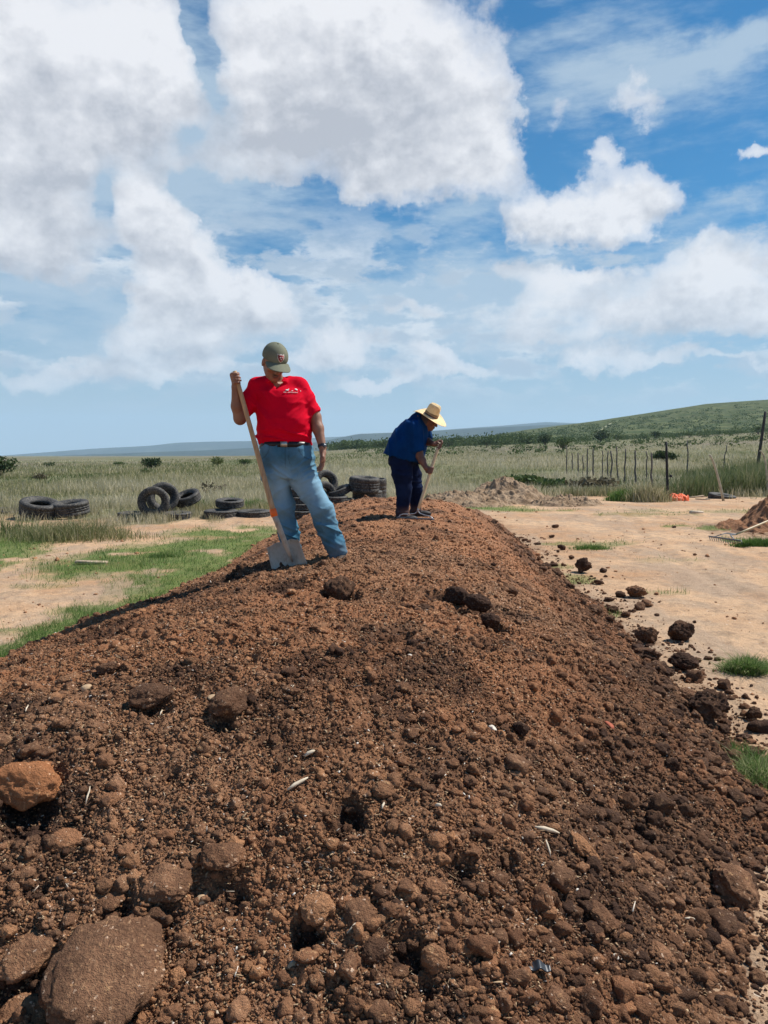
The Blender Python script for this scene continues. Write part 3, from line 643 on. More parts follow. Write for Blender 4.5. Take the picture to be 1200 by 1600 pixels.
for a in [
 ('grass_clump', 112, 842, 1.5, .8, .50, 2300, M_DRY, 31, .35, (.40,.2), None, 'tall yellow-green grass clump in front of the two big tires on the left'),
 ('grass_clump', 20, 836, 1.3, .7, .45, 900, M_DRY, 32, .35, (.3,.2), None, 'green-brown grass clump at the left edge below the half-hidden tire'),
 ('weed_clump', 978, 783, .75, .5, .55, 1500, M_GRN, 33, .5, (.35,.2), None, 'bright green bushy weed at the edge of the sandy track'),
 ('grass_clump', 1012, 784, .9, .6, .85, 1300, M_DRY, 34, .35, (.62,.2), None, 'tall straw-coloured grass clump right of the bright green weed'),
 ('grass_clump', 1165, 1052, .20, .10, .17, 1500, M_GRN, 35, .8, (.55,.35), .006, 'ragged green grass tuft on the sand right of the round clods'),
 ('grass_clump', 1180, 1222, .17, .17, .14, 1100, M_GRN, 36, .8, (.75,.3), .005, 'yellow-green grass tuft at the foot of the pile at the right edge'),
 ('grass_clump', 1187, 855, .55, .2, .22, 1200, M_GRN, 37, .6, (.2,.15), None, 'dark green grass tuft in front of the small compost heap'),
 ('grass_clump', 922, 857, .45, .25, .12, 700, M_GRN, 38, .6, (.35,.2), None, 'small green grass tuft on the sand beside the compost crumbs'),
 ('weed_clump', 300, 800, .9, .4, .45, 1300, M_GRN, 39, .5, (.25,.2), None, 'dark leafy weeds under the leaning tire'),
 ('weed_clump', 402, 796, .7, .4, .45, 900, M_GRN, 40, .5, (.45,.2), None, 'light green weeds between the half-sunk tires'),
 ('weed_clump', 362, 786, .35, .25, .30, 500, M_GRN, 41, .5, (.5,.2), None, 'green weeds growing out of the small tire'),
 ('grass_clump', 255, 872, .35, .15, .12, 600, M_GRN, 42, .6, (.5,.2), None, 'small grass tuft on the stony strip left of the pile'),
 ('grass_clump', 232, 815, .8, .25, .32, 700, M_DRY, 43, .3, (.7,.2), None, 'dry straw stalks in front of the upright tire'),
 ('grass_clump', 590, 786, .6, .3, .45, 350, M_DRY, 44, .3, (.7,.2), None, 'dry grass stalks beside the tire stack behind the pile'),
 ]: clump(*a)

# ------------------------------------------------------------------ shrubs and trees
def leaf_mat(name, c1, c2, trans=.25):
    m, n, b = newmat(name, .7, .2); r = attr(n, 'rnd'); c = nmix(n, r, c1, c2); n.links.new(c, b.inputs['Base Color'])
    tr = n.nodes.new('ShaderNodeBsdfTranslucent'); n.links.new(c, tr.inputs[0]); mx_ = n.nodes.new('ShaderNodeMixShader'); mx_.inputs[0].default_value = trans
    n.links.new(b.outputs[0], mx_.inputs[1]); n.links.new(tr.outputs[0], mx_.inputs[2]); n.links.new(mx_.outputs[0], n.nodes['Material Output'].inputs[0]); return m
M_LD = leaf_mat('dark_leaves', (.025,.045,.018), (.060,.090,.030)); M_LM = leaf_mat('mid_leaves', (.05,.085,.025), (.11,.15,.05)); M_LL = leaf_mat('light_leaves', (.10,.13,.04), (.20,.22,.08))
M_LB = leaf_mat('brown_leaves', (.10,.085,.05), (.19,.16,.10)); M_BARK = plain('bark', (.13,.10,.075), .95)
def leaves(C, size, r_):
    n = len(C); R = rot_rand(n, r_); q = np.array([(-.5,-.25,0),(.5,-.3,0),(.55,.25,.1),(-.45,.3,-.05)])
    v = np.einsum('nij,vj->nvi', R, q)*size[:, None, None] + C[:, None]; return v.reshape(-1, 3), np.arange(n*4).reshape(-1, 4)
def shrub(name, px, pbase, d, w, h, mat, n, seed, label, cat='shrub', group=None, flat=.8, gz=None):
    r_ = np.random.default_rng(seed); X = (px-600)/F*d; z0 = float(terr(X, d)) if gz is None else gz
    e = empty(name, (X, d, z0), label, cat, group); tr = MB(); nb = 6; tips = []
    for i in range(nb):
        th = 6.283*i/nb + r_.uniform(-.4, .4); rr = w*.5*r_.uniform(.35, .95); hh = h*r_.uniform(.55, .95)
        p = [(0, 0, -.05), (rr*.3*math.cos(th), rr*.3*math.sin(th), hh*.45), (rr*math.cos(th), rr*math.sin(th), hh)]
        tr.tube(p, [h*.035, h*.022, h*.008], 5, False); tips.append(p[2]); tips.append([(a+b)/2 for a, b in zip(p[1], p[2])])
    tips.append((0, 0, h*.9)); tips = np.array(tips); cs = r_.integers(0, len(tips), n); C = tips[cs] + r_.normal(0, 1, (n, 3))*np.array([w*.13, w*.13, h*.12])
    C[:, 2] = np.clip(C[:, 2], h*.05, h*1.1); v, f = leaves(C, w*.09*r_.uniform(.5, 1.4, n), r_)
    ct = np.clip(r_.random(len(tips))[cs]*.6 + r_.random(n)*.5, 0, 1)
    mk('crown', v, f, mat, e, attrs={'rnd': np.repeat(ct, 4)}); tr.build('trunk', M_BARK, e); return e
SH = [(236,717,95,2.3,1.25,M_LD,700,'dark branching shrub on the left skyline','shrub'),
 (228,728,70,1.2,.5,M_LM,260,'low green shrub just below the dark skyline shrub','shrub'),
 (340,712,110,2.0,1.25,M_LL,600,'round pale green bush on the skyline left of the shovel handle','bush'),
 (383,713,110,1.9,.85,M_LM,420,'flat green bush on the skyline against the shovel handle','bush'),
 (78,720,110,1.6,.75,M_LD,260,'small dark shrub on the skyline above the two big tires','shrub'),
 (186,720,130,1.9,.6,M_LM,260,'low faint shrub on the skyline left of the dark one','shrub'),
 (2,735,60,2.2,1.5,M_LD,500,'dark branching shrub cut by the left edge','shrub'),
 (64,740,52,1.1,.5,M_LB,300,'brownish low shrub in the dry field','shrub'),
 (851,690,240,4.6,3.4,M_LD,420,'dark round tree where the belt of trees ends behind the posts','tree'),
 (879,697,150,3.4,2.6,M_LM,380,'greyish open tree above the leftmost fence posts','tree'),
 (937,684,300,7.5,4.2,M_LD,420,'dark tree at the bottom of the pale hill track','tree'),
 (1023,678,320,5.5,3.0,M_LD,300,'dark small tree at the foot of the hill','tree'),
 (1036,701,78,2.1,1.0,M_LD,700,'broad dark mesquite bush behind the tall black post','bush'),
 (1182,682,280,4.5,3.4,M_LM,260,'green tree near the leaning utility pole','tree'),
 (963,684,330,6,3,M_LM,260,'mid green tree just right of the dark one under the hill track','tree'),
 (1075,684,300,4,2,M_LM,200,'small green shrub at the hill foot right of the tall post','shrub'),
 (700,694,330,5,3.2,M_LD,240,'dark tree in front of the tree belt right of the straw hat','tree'),
 (760,696,260,3.5,2.6,M_LD,240,'dark tree in front of the middle of the tree belt','tree'),
 (330,766,32,1.1,.55,M_LB,90,'leafless twiggy bush behind the tires','bush'),
 (820,752,40,2.4,.55,M_LM,900,'dark green shrub behind the rubble heap','shrub'),
 (870,760,37,1.9,.50,M_LM,700,'low dark green shrub at the right end of the rubble heap','shrub'),
 (925,762,36,2.0,.6,M_LB,600,'brownish shrub under the row of fence posts','shrub')]
for i, (px, pb, d, w, h, m, n, lab, cat) in enumerate(SH): shrub({'tree': 'tree', 'bush': 'bush', 'shrub': 'shrub'}[cat], px, pb, d, w, h, m, n, 500+i, lab, cat)
def belt():
    r_ = np.random.default_rng(77); C, Z = [], []; Vs = []; ct = []
    for i in range(470):
        t = r_.uniform(515, 1290) if i % 3 else r_.uniform(515, 840); d = r_.uniform(345, 440) + (60 if t < 640 else 0); X = (t-600)/F*d
        h = r_.uniform(1.6, 4.2)*(1.15 if t < 850 else .65); w = h*r_.uniform(.9, 2.2); n = int(60 + 20*h)
        c = r_.normal(0, 1, (n, 3))*np.array([w*.36, w*.36, h*.27]) + (X, d, h*.55); c[:, 2] = np.clip(c[:, 2], .2, None) + terr(c[:, 0], c[:, 1]) - .2
        C.append(c); Z.append(np.full(n, h*.20)); ct.append(np.clip(r_.random() *.6+ r_.random(n)*.4, 0, 1))
    C = np.concatenate(C); Z = np.concatenate(Z)*r_.uniform(.5, 1.3, len(C)); v, f = leaves(C, Z, r_)
    tag(mk('tree_belt', v, f, M_LM, attrs={'rnd': np.repeat(np.concatenate(ct), 4)}), 'belt of dark scrub trees along the far edge of the field', kind='stuff')
    # scattered scrub in the field and on the hill
    n = 420; tt = r_.uniform(560, 1290, n); dd = r_.uniform(130, 420, n); C, Z, ct = [], [], []
    for t, d in zip(tt, dd):
        X = (t-600)/F*d; h = r_.uniform(.5, 1.5); k = 22; c = r_.normal(0, 1, (k, 3))*np.array([h*.6, h*.6, h*.25]) + (X, d, h*.4); c[:, 2] += terr(c[:, 0], c[:, 1]); C.append(c); Z.append(np.full(k, h*.35)); ct.append(r_.random(k))
    v, f = leaves(np.concatenate(C), np.concatenate(Z), r_)
    tag(mk('field_scrub', v, f, M_LM, attrs={'rnd': np.repeat(np.concatenate(ct), 4)}), 'scattered low scrub across the far field', kind='stuff')
belt()
def thicket():
    r_ = np.random.default_rng(91); N = 15000; t = r_.uniform(835, 1330, N); d = 32 + r_.random(N)**1.3*16; x = (t-600)/F*d
    pa = fbm(x, d, sc=.35, oct=3, seed=431)*2; top = np.interp(t, [835, 900, 960, 1040, 1080, 1150, 1200, 1330], [.35, .45, .5, .6, 1.0, 1.35, 1.35, 1.2])
    k = r_.random(N) < np.clip(.8 + pa, .2, 1); x, d, pa, top = x[k], d[k], pa[k], top[k]; n = len(x)
    blades('weed_thicket', x, d, top*np.clip(r_.uniform(.5, 1.05, n) + .4*pa, .3, 1.2), .035*r_.uniform(.5, 1.4, n), np.clip(.42 + .4*pa + r_.normal(0, .2, n) + .25*(x < 11), 0, 1), leaf_ramp, 92, .3, label='tall grey-green weeds standing behind the sandy track')
leaf_ramp = blade_mat('thicket_green', [(.07,.11,.035), (.12,.16,.06), (.20,.21,.10), (.36,.33,.20)], .3)
thicket()
def track_on_hill(name, pts, d, w, label):
    mb = MB(); V_ = []
    hill = bpy.data.objects['green_hill']; dg = bpy.context.evaluated_depsgraph_get(); bv = BVHTree.FromObject(hill, dg)
    F_ = []; k = 0; P = []
    for i in range(len(pts)-1):
        for s in np.linspace(0, 1, 12): P.append((pts[i][0]*(1-s)+pts[i+1][0]*s, pts[i][1]*(1-s)+pts[i+1][1]*s))
    L_ = []
    for a, b in P:
        h = bv.ray_cast(Vector(CAM), Vector(pdir(a, b)))
        if h[0] is not None: L_.append(h[0])
    for i, q in enumerate(L_):
        V_ += [(q.x - w/2, q.y, q.z + .25), (q.x + w/2, q.y, q.z + .25), (q.x + w/2, q.y, q.z - .5), (q.x - w/2, q.y, q.z - .5)]
    for i in range(len(L_)-1):
        for j in range(4): F_.append((i*4+j, i*4+(j+1) % 4, (i+1)*4+(j+1) % 4, (i+1)*4+j))
    mb.add(V_, F_); tag(mb.build(name, plain('track_dirt', (.27,.27,.155), .95)), label, kind='structure')
track_on_hill('hill_track', [(931, 677), (943, 669), (955, 661)], 700, 2.6, 'pale track climbing the hill')
def hill_scrub():
    r_ = np.random.default_rng(97); bv = BVHTree.FromObject(bpy.data.objects['green_hill'], bpy.context.evaluated_depsgraph_get()); C, Z, ct = [], [], []
    for _ in range(3600):
        px = r_.uniform(640, 1330); top = np.interp(px, [640, 820, 928, 1010, 1099, 1200, 1330], [692, 674, 661, 649.5, 636, 629, 622]); py = top + .6 + (690-top)*r_.random()**.9
        h = bv.ray_cast(Vector(CAM), Vector(pdir(px, py)))
        if h[0] is None or vnoise(np.array([px*.03]), np.array([py*.12]), seed=5)[0] < .35: continue
        w = r_.uniform(.7, 2.3); n = 9; C.append(np.array(h[0]) + r_.normal(0, 1, (n, 3))*np.array([w*.8, w*.8, w*.25]) + (0, 0, w*.3)); Z.append(np.full(n, w*.55)); ct.append(np.clip(r_.random()*.7 + .3*r_.random(n), 0, 1))
    v, f = leaves(np.concatenate(C), np.concatenate(Z), r_); tag(mk('hill_scrub', v, f, M_LM, attrs={'rnd': np.repeat(np.concatenate(ct), 4)}), 'low scrub dotted over the green hill', kind='stuff')
hill_scrub()
# ------------------------------------------------------------------ tires
def tire_mesh(R, w, r, seed, nseg=72):
    r_ = np.random.default_rng(seed); h = w/2
    prof = [(r, -h*.55), (r+.02, -h*.72), (R*.72, -h*.98), (R*.86, -h*1.0), (R*.955, -h*.90), (R*.99, -h*.74)]
    tread = [(R, -h*.70), (R, -h*.40), (R*.982, -h*.38), (R*.982, -h*.30), (R, -h*.28), (R, -h*.04), (R*.982, -h*.03), (R*.982, h*.03), (R, h*.04), (R, h*.28), (R*.982, h*.30), (R*.982, h*.38), (R, h*.40), (R, h*.70)]
    prof = prof + tread + [(a, -b) for a, b in prof[::-1]] + [(r+.004, h*.35), (R*.80, h*.60), (R*.92, h*.4), (R*.93, -h*.4), (R*.80, -h*.60), (r+.004, -h*.35)]
    n = len(prof); v = []; tr = range(6, 20)
    for i in range(nseg):
        th = 2*math.pi*i/nseg; dent = 1 + .012*math.sin(2*th + seed) + .006*math.sin(5*th)
        for j, (a, b) in enumerate(prof):
            if j in tr and (i + (j > 12)) % 3 == 0: a = a*.975
            v.append((a*dent*math.cos(th), a*dent*math.sin(th), b))
    i = np.arange(nseg)[:, None]; j = np.arange(n)[None]
    f = np.stack([i*n + j, ((i+1) % nseg)*n + j, ((i+1) % nseg)*n + (j+1) % n, i*n + (j+1) % n], -1).reshape(-1, 4)
    return np.array(v), f
def rubber():
    m, n, b = newmat('old_rubber', .72, .3); p = objco(n)
    f = nnoise(n, p, 5, 6, .65); g = nnoise(n, p, 30, 4, .6)
    c = nmix(n, f.smooth(.35, .7), (.016, .017, .019), (.072, .069, .064)); c = nmix(n, g.smooth(.45, .70)*.75, c, (.20, .17, .135)); n.links.new(c, b.inputs['Base Color']); bump(n, b, g, .3, .01); return m
M_RUB = rubber()
def tire(px, py, Y, diam, w, axis, label, seed, hole=.50, group=None):
    v, f = tire_mesh(diam/2, w, diam/2*hole, seed)
    a = Vector(axis).normalized(); P = atY(px, py, Y)
    o = mk('tire', v, f, M_RUB); o.location = P; o.rotation_euler = a.to_track_quat('Z', 'Y').to_euler()
    return tag(o, label, 'tire', group)
TG = 'old tires dumped at the edge of the field'
for i, a in enumerate([
 (11, 803, 21.5, .75, .28, (.1,-.1,1), 'half-hidden black tire at the far left edge'),
 (62, 794, 20.6, 1.02, .40, (.20,-.20,1), 'big black tire tilted on its side, left of a touching pair'),
 (110, 794, 20.8, .98, .36, (-.06,-.13,1), 'big black tire lying flat, right of a touching pair'),
 (240, 784, 20.0, .80, .36, (.22,-1,.06), 'upright tire standing with its round hole facing the viewer'),
 (254, 778, 20.9, .84, .42, (.45,-1,.22), 'tire leaning behind the upright tire with the round hole'),
 (293, 778, 21.4, .74, .26, (-.28,-.42,1), 'tilted tire leaning above the dark weeds'),
 (205, 806, 20.3, .70, .20, (0,-.05,1), 'flat tire sunk in grass left below the upright tire'),
 (276, 806, 20.2, .78, .20, (0,-.05,1), 'flat dusty tire sunk in grass right below the upright tire'),
 (359, 786, 21.0, .78, .20, (.03,-.12,1), 'small flat tire with green weeds growing in it'),
 (345, 803, 20.4, .90, .22, (0,-.04,1), 'flat sunken tire under the tire with weeds'),
 (396, 803, 20.6, .92, .20, (0,-.04,1), 'flat sunken tire left of the man in red'),
 (508, 754, 21.5, .70, .30, (.6,-.9,.25), 'dark tire leaning upright behind the hanging hand'),
 (507, 771, 21.0, .66, .24, (.75,-.8,.2), 'tire leaning upright just below the one behind the hanging hand'),
 (530, 768, 21.2, .68, .20, (-.35,-.15,.9), 'grey tire slanting down between the leaning tires and the stack'),
 (523, 781, 20.8, .72, .22, (0,-.05,1), 'dusty flat tire beneath the slanting one, beside the jeans'),
 (569, 757, 21.3, .86, .42, (.06,-.08,1), 'widest black tire on top of the stack between the two men'),
 (574, 773, 21.5, .84, .24, (0,-.05,1), 'tire in the middle of the stack between the two men'),
 (590, 764, 22.3, .52, .62, (0,-.1,1), 'narrow tall dark tire at the right end of the stack'),
 (562, 785, 20.9, .95, .20, (0,-.05,1), 'lowest flat tire of the stack between the two men'),
 (470, 769, 21.0, .66, .22, (0,-.05,1), 'topmost tire seen between the legs of the man in red'),
 (472, 781, 20.8, .70, .18, (0,-.05,1), 'dusty second tire seen between the legs of the man in red'),
 (470, 791, 20.7, .72, .18, (0,-.05,1), 'third tire down seen between the legs of the man in red'),
 (474, 802, 20.5, .80, .18, (0,-.05,1), 'lowest grey tire seen between the legs of the man in red'),
 (1128, 777, 30.5, 1.05, .25, (.1,-.12,1), 'grey half-buried tire in the weeds by the leaning pale branch')]):
    px, py, Y, dm, w, ax, lab = a; tire(px, py, Y, dm, w, ax, lab, 600+i, group=TG)

# ------------------------------------------------------------------ posts, poles, branches
M_POST = plain('weathered_wood', (.15,.13,.115), .95, .1, 0, .4, 6, .5); M_POSTD = plain('dark_post', (.022,.022,.026), .7, .3); M_BRANCH = plain('pale_branch', (.42,.38,.28), .9, .1, 0, .3, 5)
def z6(a, b): return 820 + a*.3167, 600 + b*.3167
def post(top, bot, d, rad, mat, name, label, cat, group=None, knob=False, bend=0, seed=0, mid=None, sink=.35):
    r_ = np.random.default_rng(seed); T = atY(top[0], top[1], d); B = atY(bot[0], bot[1], d); B[2] = min(B[2], ground_z(B[0], d)) ; B = B + (B-T)/np.linalg.norm(B-T)*.05
    e = tuple(B); mb = MB(); k = 7; pts = [B + (T-B)*i/(k-1) + np.array([r_.normal(0, bend), r_.normal(0, bend), 0])*(0 < i) for i in range(k)]
    if mid: M = atY(mid[0], mid[1], d); pts = [B*(1-s)**2 + 2*s*(1-s)*(2*M-.5*B-.5*T) + T*s*s for s in np.linspace(0, 1, 9)]
    pts = np.array(pts) - B; mb.tube(pts, np.linspace(rad*1.15, rad*.85, len(pts)), 8)
    o = mb.build(name, mat); o.location = B; tag(o, label, cat, group); return o
FP = [(207,303,425,50),(234,340,400,55),(263,340,410,52),(287,350,428,48),(310,318,432,46),(337,318,430,46),(384,330,425,48),(409,330,430,47),(426,330,440,44),(457,308,455,40),(495,320,450,41),(546,328,455,39),(600,332,440,42),(628,338,530,33),(803,278,395,52),(985,300,385,48)]
FL = ['leftmost thin wooden fence post in the weedy field','second thin fence post from the left, half hidden in grass','third thin fence post from the left, half hidden in grass','short fence post, fourth from the left','taller wooden fence post, fifth from the left','wooden fence post, sixth from the left','wooden fence post, seventh from the left','thin wooden fence post, eighth from the left','wooden fence post just left of the tall leaning one','tall leaning wooden fence post in the middle of the row','wooden fence post just right of the tall leaning one','crooked wooden fence post right of the row middle','thin fence post left of the one standing in straw grass','slightly leaning fence post standing in the straw-coloured grass','lone fence post right of the tall black post','slanting fence post left of the utility pole']
FLEAN = {9: -9, 13: -8, 15: 20, 10: 5, 11: -4}
for i, (a, t, b, d) in enumerate(FP): post(z6(a + FLEAN.get(i, 0)*.5, t), z6(a - FLEAN.get(i, 0)*.5, b), d, .035+.006*(i % 3), M_POST, 'fence_post', FL[i], 'fence post', 'wooden fence posts in the field', bend=.02, seed=700+i)
tp = post((1041, 690), (1043.5, 783.5), 28.7, .05, M_POSTD, 'metal_post', 'tall straight black post standing beside the orange mesh', 'post', seed=1)
mb = MB(); mb.box((.085, 0, 1.0), (.09, .05, .10)); mb.box((.03, 0, 1.0), (.07, .02, .02)); mb.build('clamp', M_POSTD, tp)
post((1196, 643), (1184, 716), 62, .12, plain('tarred_pole', (.07,.06,.055), .9), 'utility_pole', 'dark leaning utility pole near the right edge', 'pole', seed=2)
post(z6(912, 348), z6(980, 572), 28.4, .045, M_BRANCH, 'leaning_branch', 'long pale curved branch leaning in the weeds right of the black post', 'branch', mid=z6(945, 430), seed=3)
post(z6(1160, 330), z6(1200, 450), 32, .04, M_BRANCH, 'leaning_branch', 'pale curved branch at the right edge below the utility pole', 'branch', mid=z6(1188, 390), seed=4)
# orange mesh
def orange():
    P = atZ(1060, 783); n = 46; k = 22; u, v = np.meshgrid(np.linspace(-1, 1, n), np.linspace(-1, 1, k), indexing='ij'); x = u*.42; y = v*.28
    ed = np.clip(1 - (u**4 + v**4), 0, 1)**.5
    z = ed*(.12 + .14*vnoise(x*9, y*9, seed=5) + .05*vnoise(x*30, y*30, seed=6)*2) - .02; x = x*(.8+.2*ed)
    vv = np.stack([x.ravel(), y.ravel(), z.ravel()], 1); vb = vv.copy(); vb[:, 2] -= .012; i = np.arange(n-1)[:, None]*k + np.arange(k-1)[None]
    f = np.stack([i, i+k, i+k+1, i+1], -1).reshape(-1, 4)
    o = mk('plastic_mesh', np.vstack([vv, vb]), np.vstack([f, f[:, ::-1] + n*k]), plain('orange_plastic', (.85,.13,.035), .6, .3)); o.location = (P[0], P[1], ground_z(P[0], P[1])); tag(o, 'crumpled bright orange plastic mesh at the foot of the black post', 'plastic mesh')
orange()
def plank(px, py, L, w, t, rz, label, mat, name='plank', cat='plank', tilt=.05, d=None):
    P = atZ(px, py); mb = MB(); mb.box((0, 0, 0), (L, w, t), Matrix.Rotation(tilt, 3, 'Y')); o = mb.build(name, mat); o.location = (P[0], P[1], float(ground_z(P[0], P[1])) + t*.6 + .01); o.rotation_euler = (.05, 0, rz)
    bv = o.modifiers.new('b', 'BEVEL'); bv.width = t*.2; tag(o, label, cat)
M_PLK = plain('grey_plank', (.40,.31,.22), .9, .1, 0, .3, 8)
plank(1087, 777, .7, .10, .05, .1, 'pale board lying behind the orange mesh', M_PLK, tilt=-.12); plank(1098, 781, .55, .08, .04, -.1, 'short weathered board lying right of the orange mesh', M_PLK)
plank(143, 883, .48, .12, .04, .12, 'weathered board lying on the stony strip at left', M_PLK); plank(1088, 805, .42, .14, .09, .3, 'pale flat stone on the sandy track', plain('pale_stone', (.55,.45,.34), .9), 'stone', 'stone')
plank(230, 811, .62, .04, .03, 0, 'thin white strip lying under the upright tire', plain('white_strip', (.75,.73,.68), .6), 'strip', 'strip', .01)

# ------------------------------------------------------------------ other heaps
def heap(name, px, py, R, H, mat, seed, label, cat, sx=1., attrs=(0, .6, 0), peb=1.):
    P = atZ(px, py); n = 260; r = np.linspace(0, 1.25, 130)*R; a = np.linspace(0, 2*math.pi, n, endpoint=False); RR, A = np.meshgrid(r, a, indexing='ij')
    x = (RR*np.cos(A)*sx).ravel(); y = (RR*np.sin(A)).ravel(); q = np.hypot(x/sx, y)/R + .22*fbm(x, y, sc=1.6, oct=3, seed=seed)*2
    z = H*(1 - sstep(q, 0, 1.0)**.8) ; on = sstep(z, 0, .08)
    z = z + on*(.10*fbm(x, y, sc=3, oct=5, seed=seed+1, gain=.62)*2 + pebbles(x, y, .22, seed+2, .5, .2, .45)*peb + pebbles(x, y, .09, seed+3, .6, .2, .5)*peb) - .06*(1-on)
    z = z + ground_z(x+P[0], y+P[1])
    i = np.arange(len(r)-1)[:, None]*n + np.arange(n)[None]; j = np.arange(len(r)-1)[:, None]*n + (np.arange(n)[None]+1) % n
    f = np.stack([i, i+n, j+n, j], -1).reshape(-1, 4)
    o = mk(name, np.stack([x, y, z], 1), f, mat, smooth=True, attrs={'wet_shade': np.full(len(x), attrs[0]), 'red': np.full(len(x), attrs[1]), 'tan': np.full(len(x), attrs[2])}); o.location = (P[0], P[1], 0); tag(o, label, cat); return P
heap('compost_heap', 1243, 826, 1.75, .80, M_COMP, 801, 'small brown compost heap cut by the right edge', 'compost heap', 1.15, (.12, .5, .1))
mr, n_, b_ = newmat('rubble_soil', .95, .1); p_ = geopos(n_)
c_ = nmix(n_, nnoise(n_, p_, 2.5, 6, .65).smooth(.38, .62), (.25,.165,.10), (.39,.275,.18)); c_ = nmix(n_, nnoise(n_, p_, 12, 5, .7).smooth(.5, .7)*.6, c_, (.17,.13,.08)); n_.links.new(c_, b_.inputs['Base Color']); bump(n_, b_, nnoise(n_, p_, 14, 6, .7), .8, .05)
heap('rubble_heap', 787, 784, 1.9, .88, mr, 811, 'dry tan rubble heap with a rounded top behind the pile', 'rubble heap', 1.2)
heap('rubble_heap', 885, 789, 1.2, .32, mr, 821, 'low pale rubble mound left of the bright green weed', 'rubble heap', 1.5)
heap('rubble_heap', 715, 789, 1.6, .50, mr, 831, 'low grassy rubble mound behind the man in blue', 'rubble heap', 1.6)

# ------------------------------------------------------------------ shovel and rakes
def handle_mat():
    m, n, b = newmat('ash_handle', .5, .35); p = objco(n); f = nnoise(n, p, 12, 5, .6, (6, 6, .6)); g = nnoise(n, p, 3, 4, .6)
    c = nmix(n, f.smooth(.3, .7), (.40, .235, .115), (.54, .35, .19)); c = nmix(n, g.smooth(.5, .75)*.5, c, (.27, .15, .08)); n.links.new(c, b.inputs['Base Color']); return m
M_ASH = handle_mat(); M_ASHP = plain('pale_handle', (.66,.50,.30), .5, .35, 0, .15, 9)
def steel():
    m, n, b = newmat('worn_steel', .42, .5); p = objco(n); b.inputs['Metallic'].default_value = .05; b.inputs['Specular IOR Level'].default_value = .35; f = nnoise(n, p, 9, 6, .65); g = nnoise(n, p, 40, 4, .7, (1, 1, .25))
    c = nmix(n, f.smooth(.4, .65), (.50, .42, .33), (.36, .29, .22)); c = nmix(n, g.smooth(.55, .72)*.6, c, (.22, .15, .10)); n.links.new(c, b.inputs['Base Color'])
    b.inputs['Roughness'].default_value = .42; bump(n, b, g, .25, .004); return m
M_STEEL = steel()
def shovel():
    Yt, Yb = 5.80, 5.78
    T = atY(366.5, 580, 5.86); C = atY(427.5, 801, 5.80); So = atY(446, 850, 5.82)
    e = empty('shovel', tuple(atY(450, 890, 5.80)), 'long-handled steel shovel with an orange collar held by the man in red', 'shovel'); O = Vector(e.location)
    def L(p): return np.asarray(p) - np.array(O)
    n_ = 16; pts = [L(T + (C-T)*s) + np.array([0, .012*math.sin(s*3.1), 0]) for s in np.linspace(0, 1, n_)]
    mb = MB(); mb.tube(pts, np.linspace(.0165, .021, n_), 16); mb.build('handle', M_ASH, e, True)
    d = (C-T)/np.linalg.norm(C-T); mb = MB(); mb.tube([L(C - d*.030), L(C - d*.027), L(C + d*.027), L(C + d*.030)], [.021, .0255, .0265, .022], 18); mb.build('collar', plain('orange_collar', (.95,.16,.02), .45, .4, 0, .1), e, True)
    D2 = (So-C)/np.linalg.norm(So-C); mb = MB(); mb.tube([L(C + d*.025), L(C + (So-C)*.35), L(C + (So-C)*.7), L(So), L(So + D2*.08 + np.array([0, .012, 0])), L(So + D2*.15 + np.array([0, .03, 0]))], [.0225, .0215, .021, .021, .014, .004], 16); mb.build('socket', M_STEEL, e, True)
    TL, TR = atY(417, 856, 5.80), atY(466, 843, 5.88); BL, BR = atY(433, 925, 5.72), atY(489, 905, 5.78)
    nu, nv = 33, 34; g = np.zeros((nu, nv, 3))
    for i in range(nu):
        u = i/(nu-1)
        for j in range(nv):
            v = j/(nv-1); wd = 1 - .10*sstep(np.array(v), .55, 1.0); uu = .5 + (u-.5)*wd
            p = (TL*(1-uu) + TR*uu)*(1-v) + (BL*(1-uu) + BR*uu)*v; q = (2*u-1)
            dep = .085*(1-q*q)*(1-.3*v) - .014*math.exp(-(q/.17)**2)*(1-v*.7)       # dish with a raised central rib
            up = -.010*math.exp(-(v/.05)**2) + .012*q*q*math.exp(-(v/.12)**2)
            p = p + np.array([0, dep, 0]); p[1] += -.014*math.exp(-(v/.045)**2)*(1 - math.exp(-(q/.25)**2)); p[2] += .016*math.exp(-(v/.05)**2)*math.exp(-((abs(q)-.45)/.3)**2); g[i, j] = L(p)
    vv = g.reshape(-1, 3); i = np.arange(nu-1)[:, None]*nv + np.arange(nv-1)[None]; f = np.stack([i, i+nv, i+nv+1, i+1], -1).reshape(-1, 4)
    o = mk('blade', vv, f, M_STEEL, e, True); s = o.modifiers.new('t', 'SOLIDIFY'); s.thickness = .0035; s.offset = 0
    return T, C
SH_T, SH_C = shovel()
M_RAKE = plain('rake_steel', (.16,.16,.17), .5, .5, .6, .3, 20); M_RAKEL = plain('rake_steel_bright', (.45,.45,.46), .4, .5, .6, .3, 20)
R_T, R_B = atY(687, 692, 9.62), atY(653, 798, 9.50)
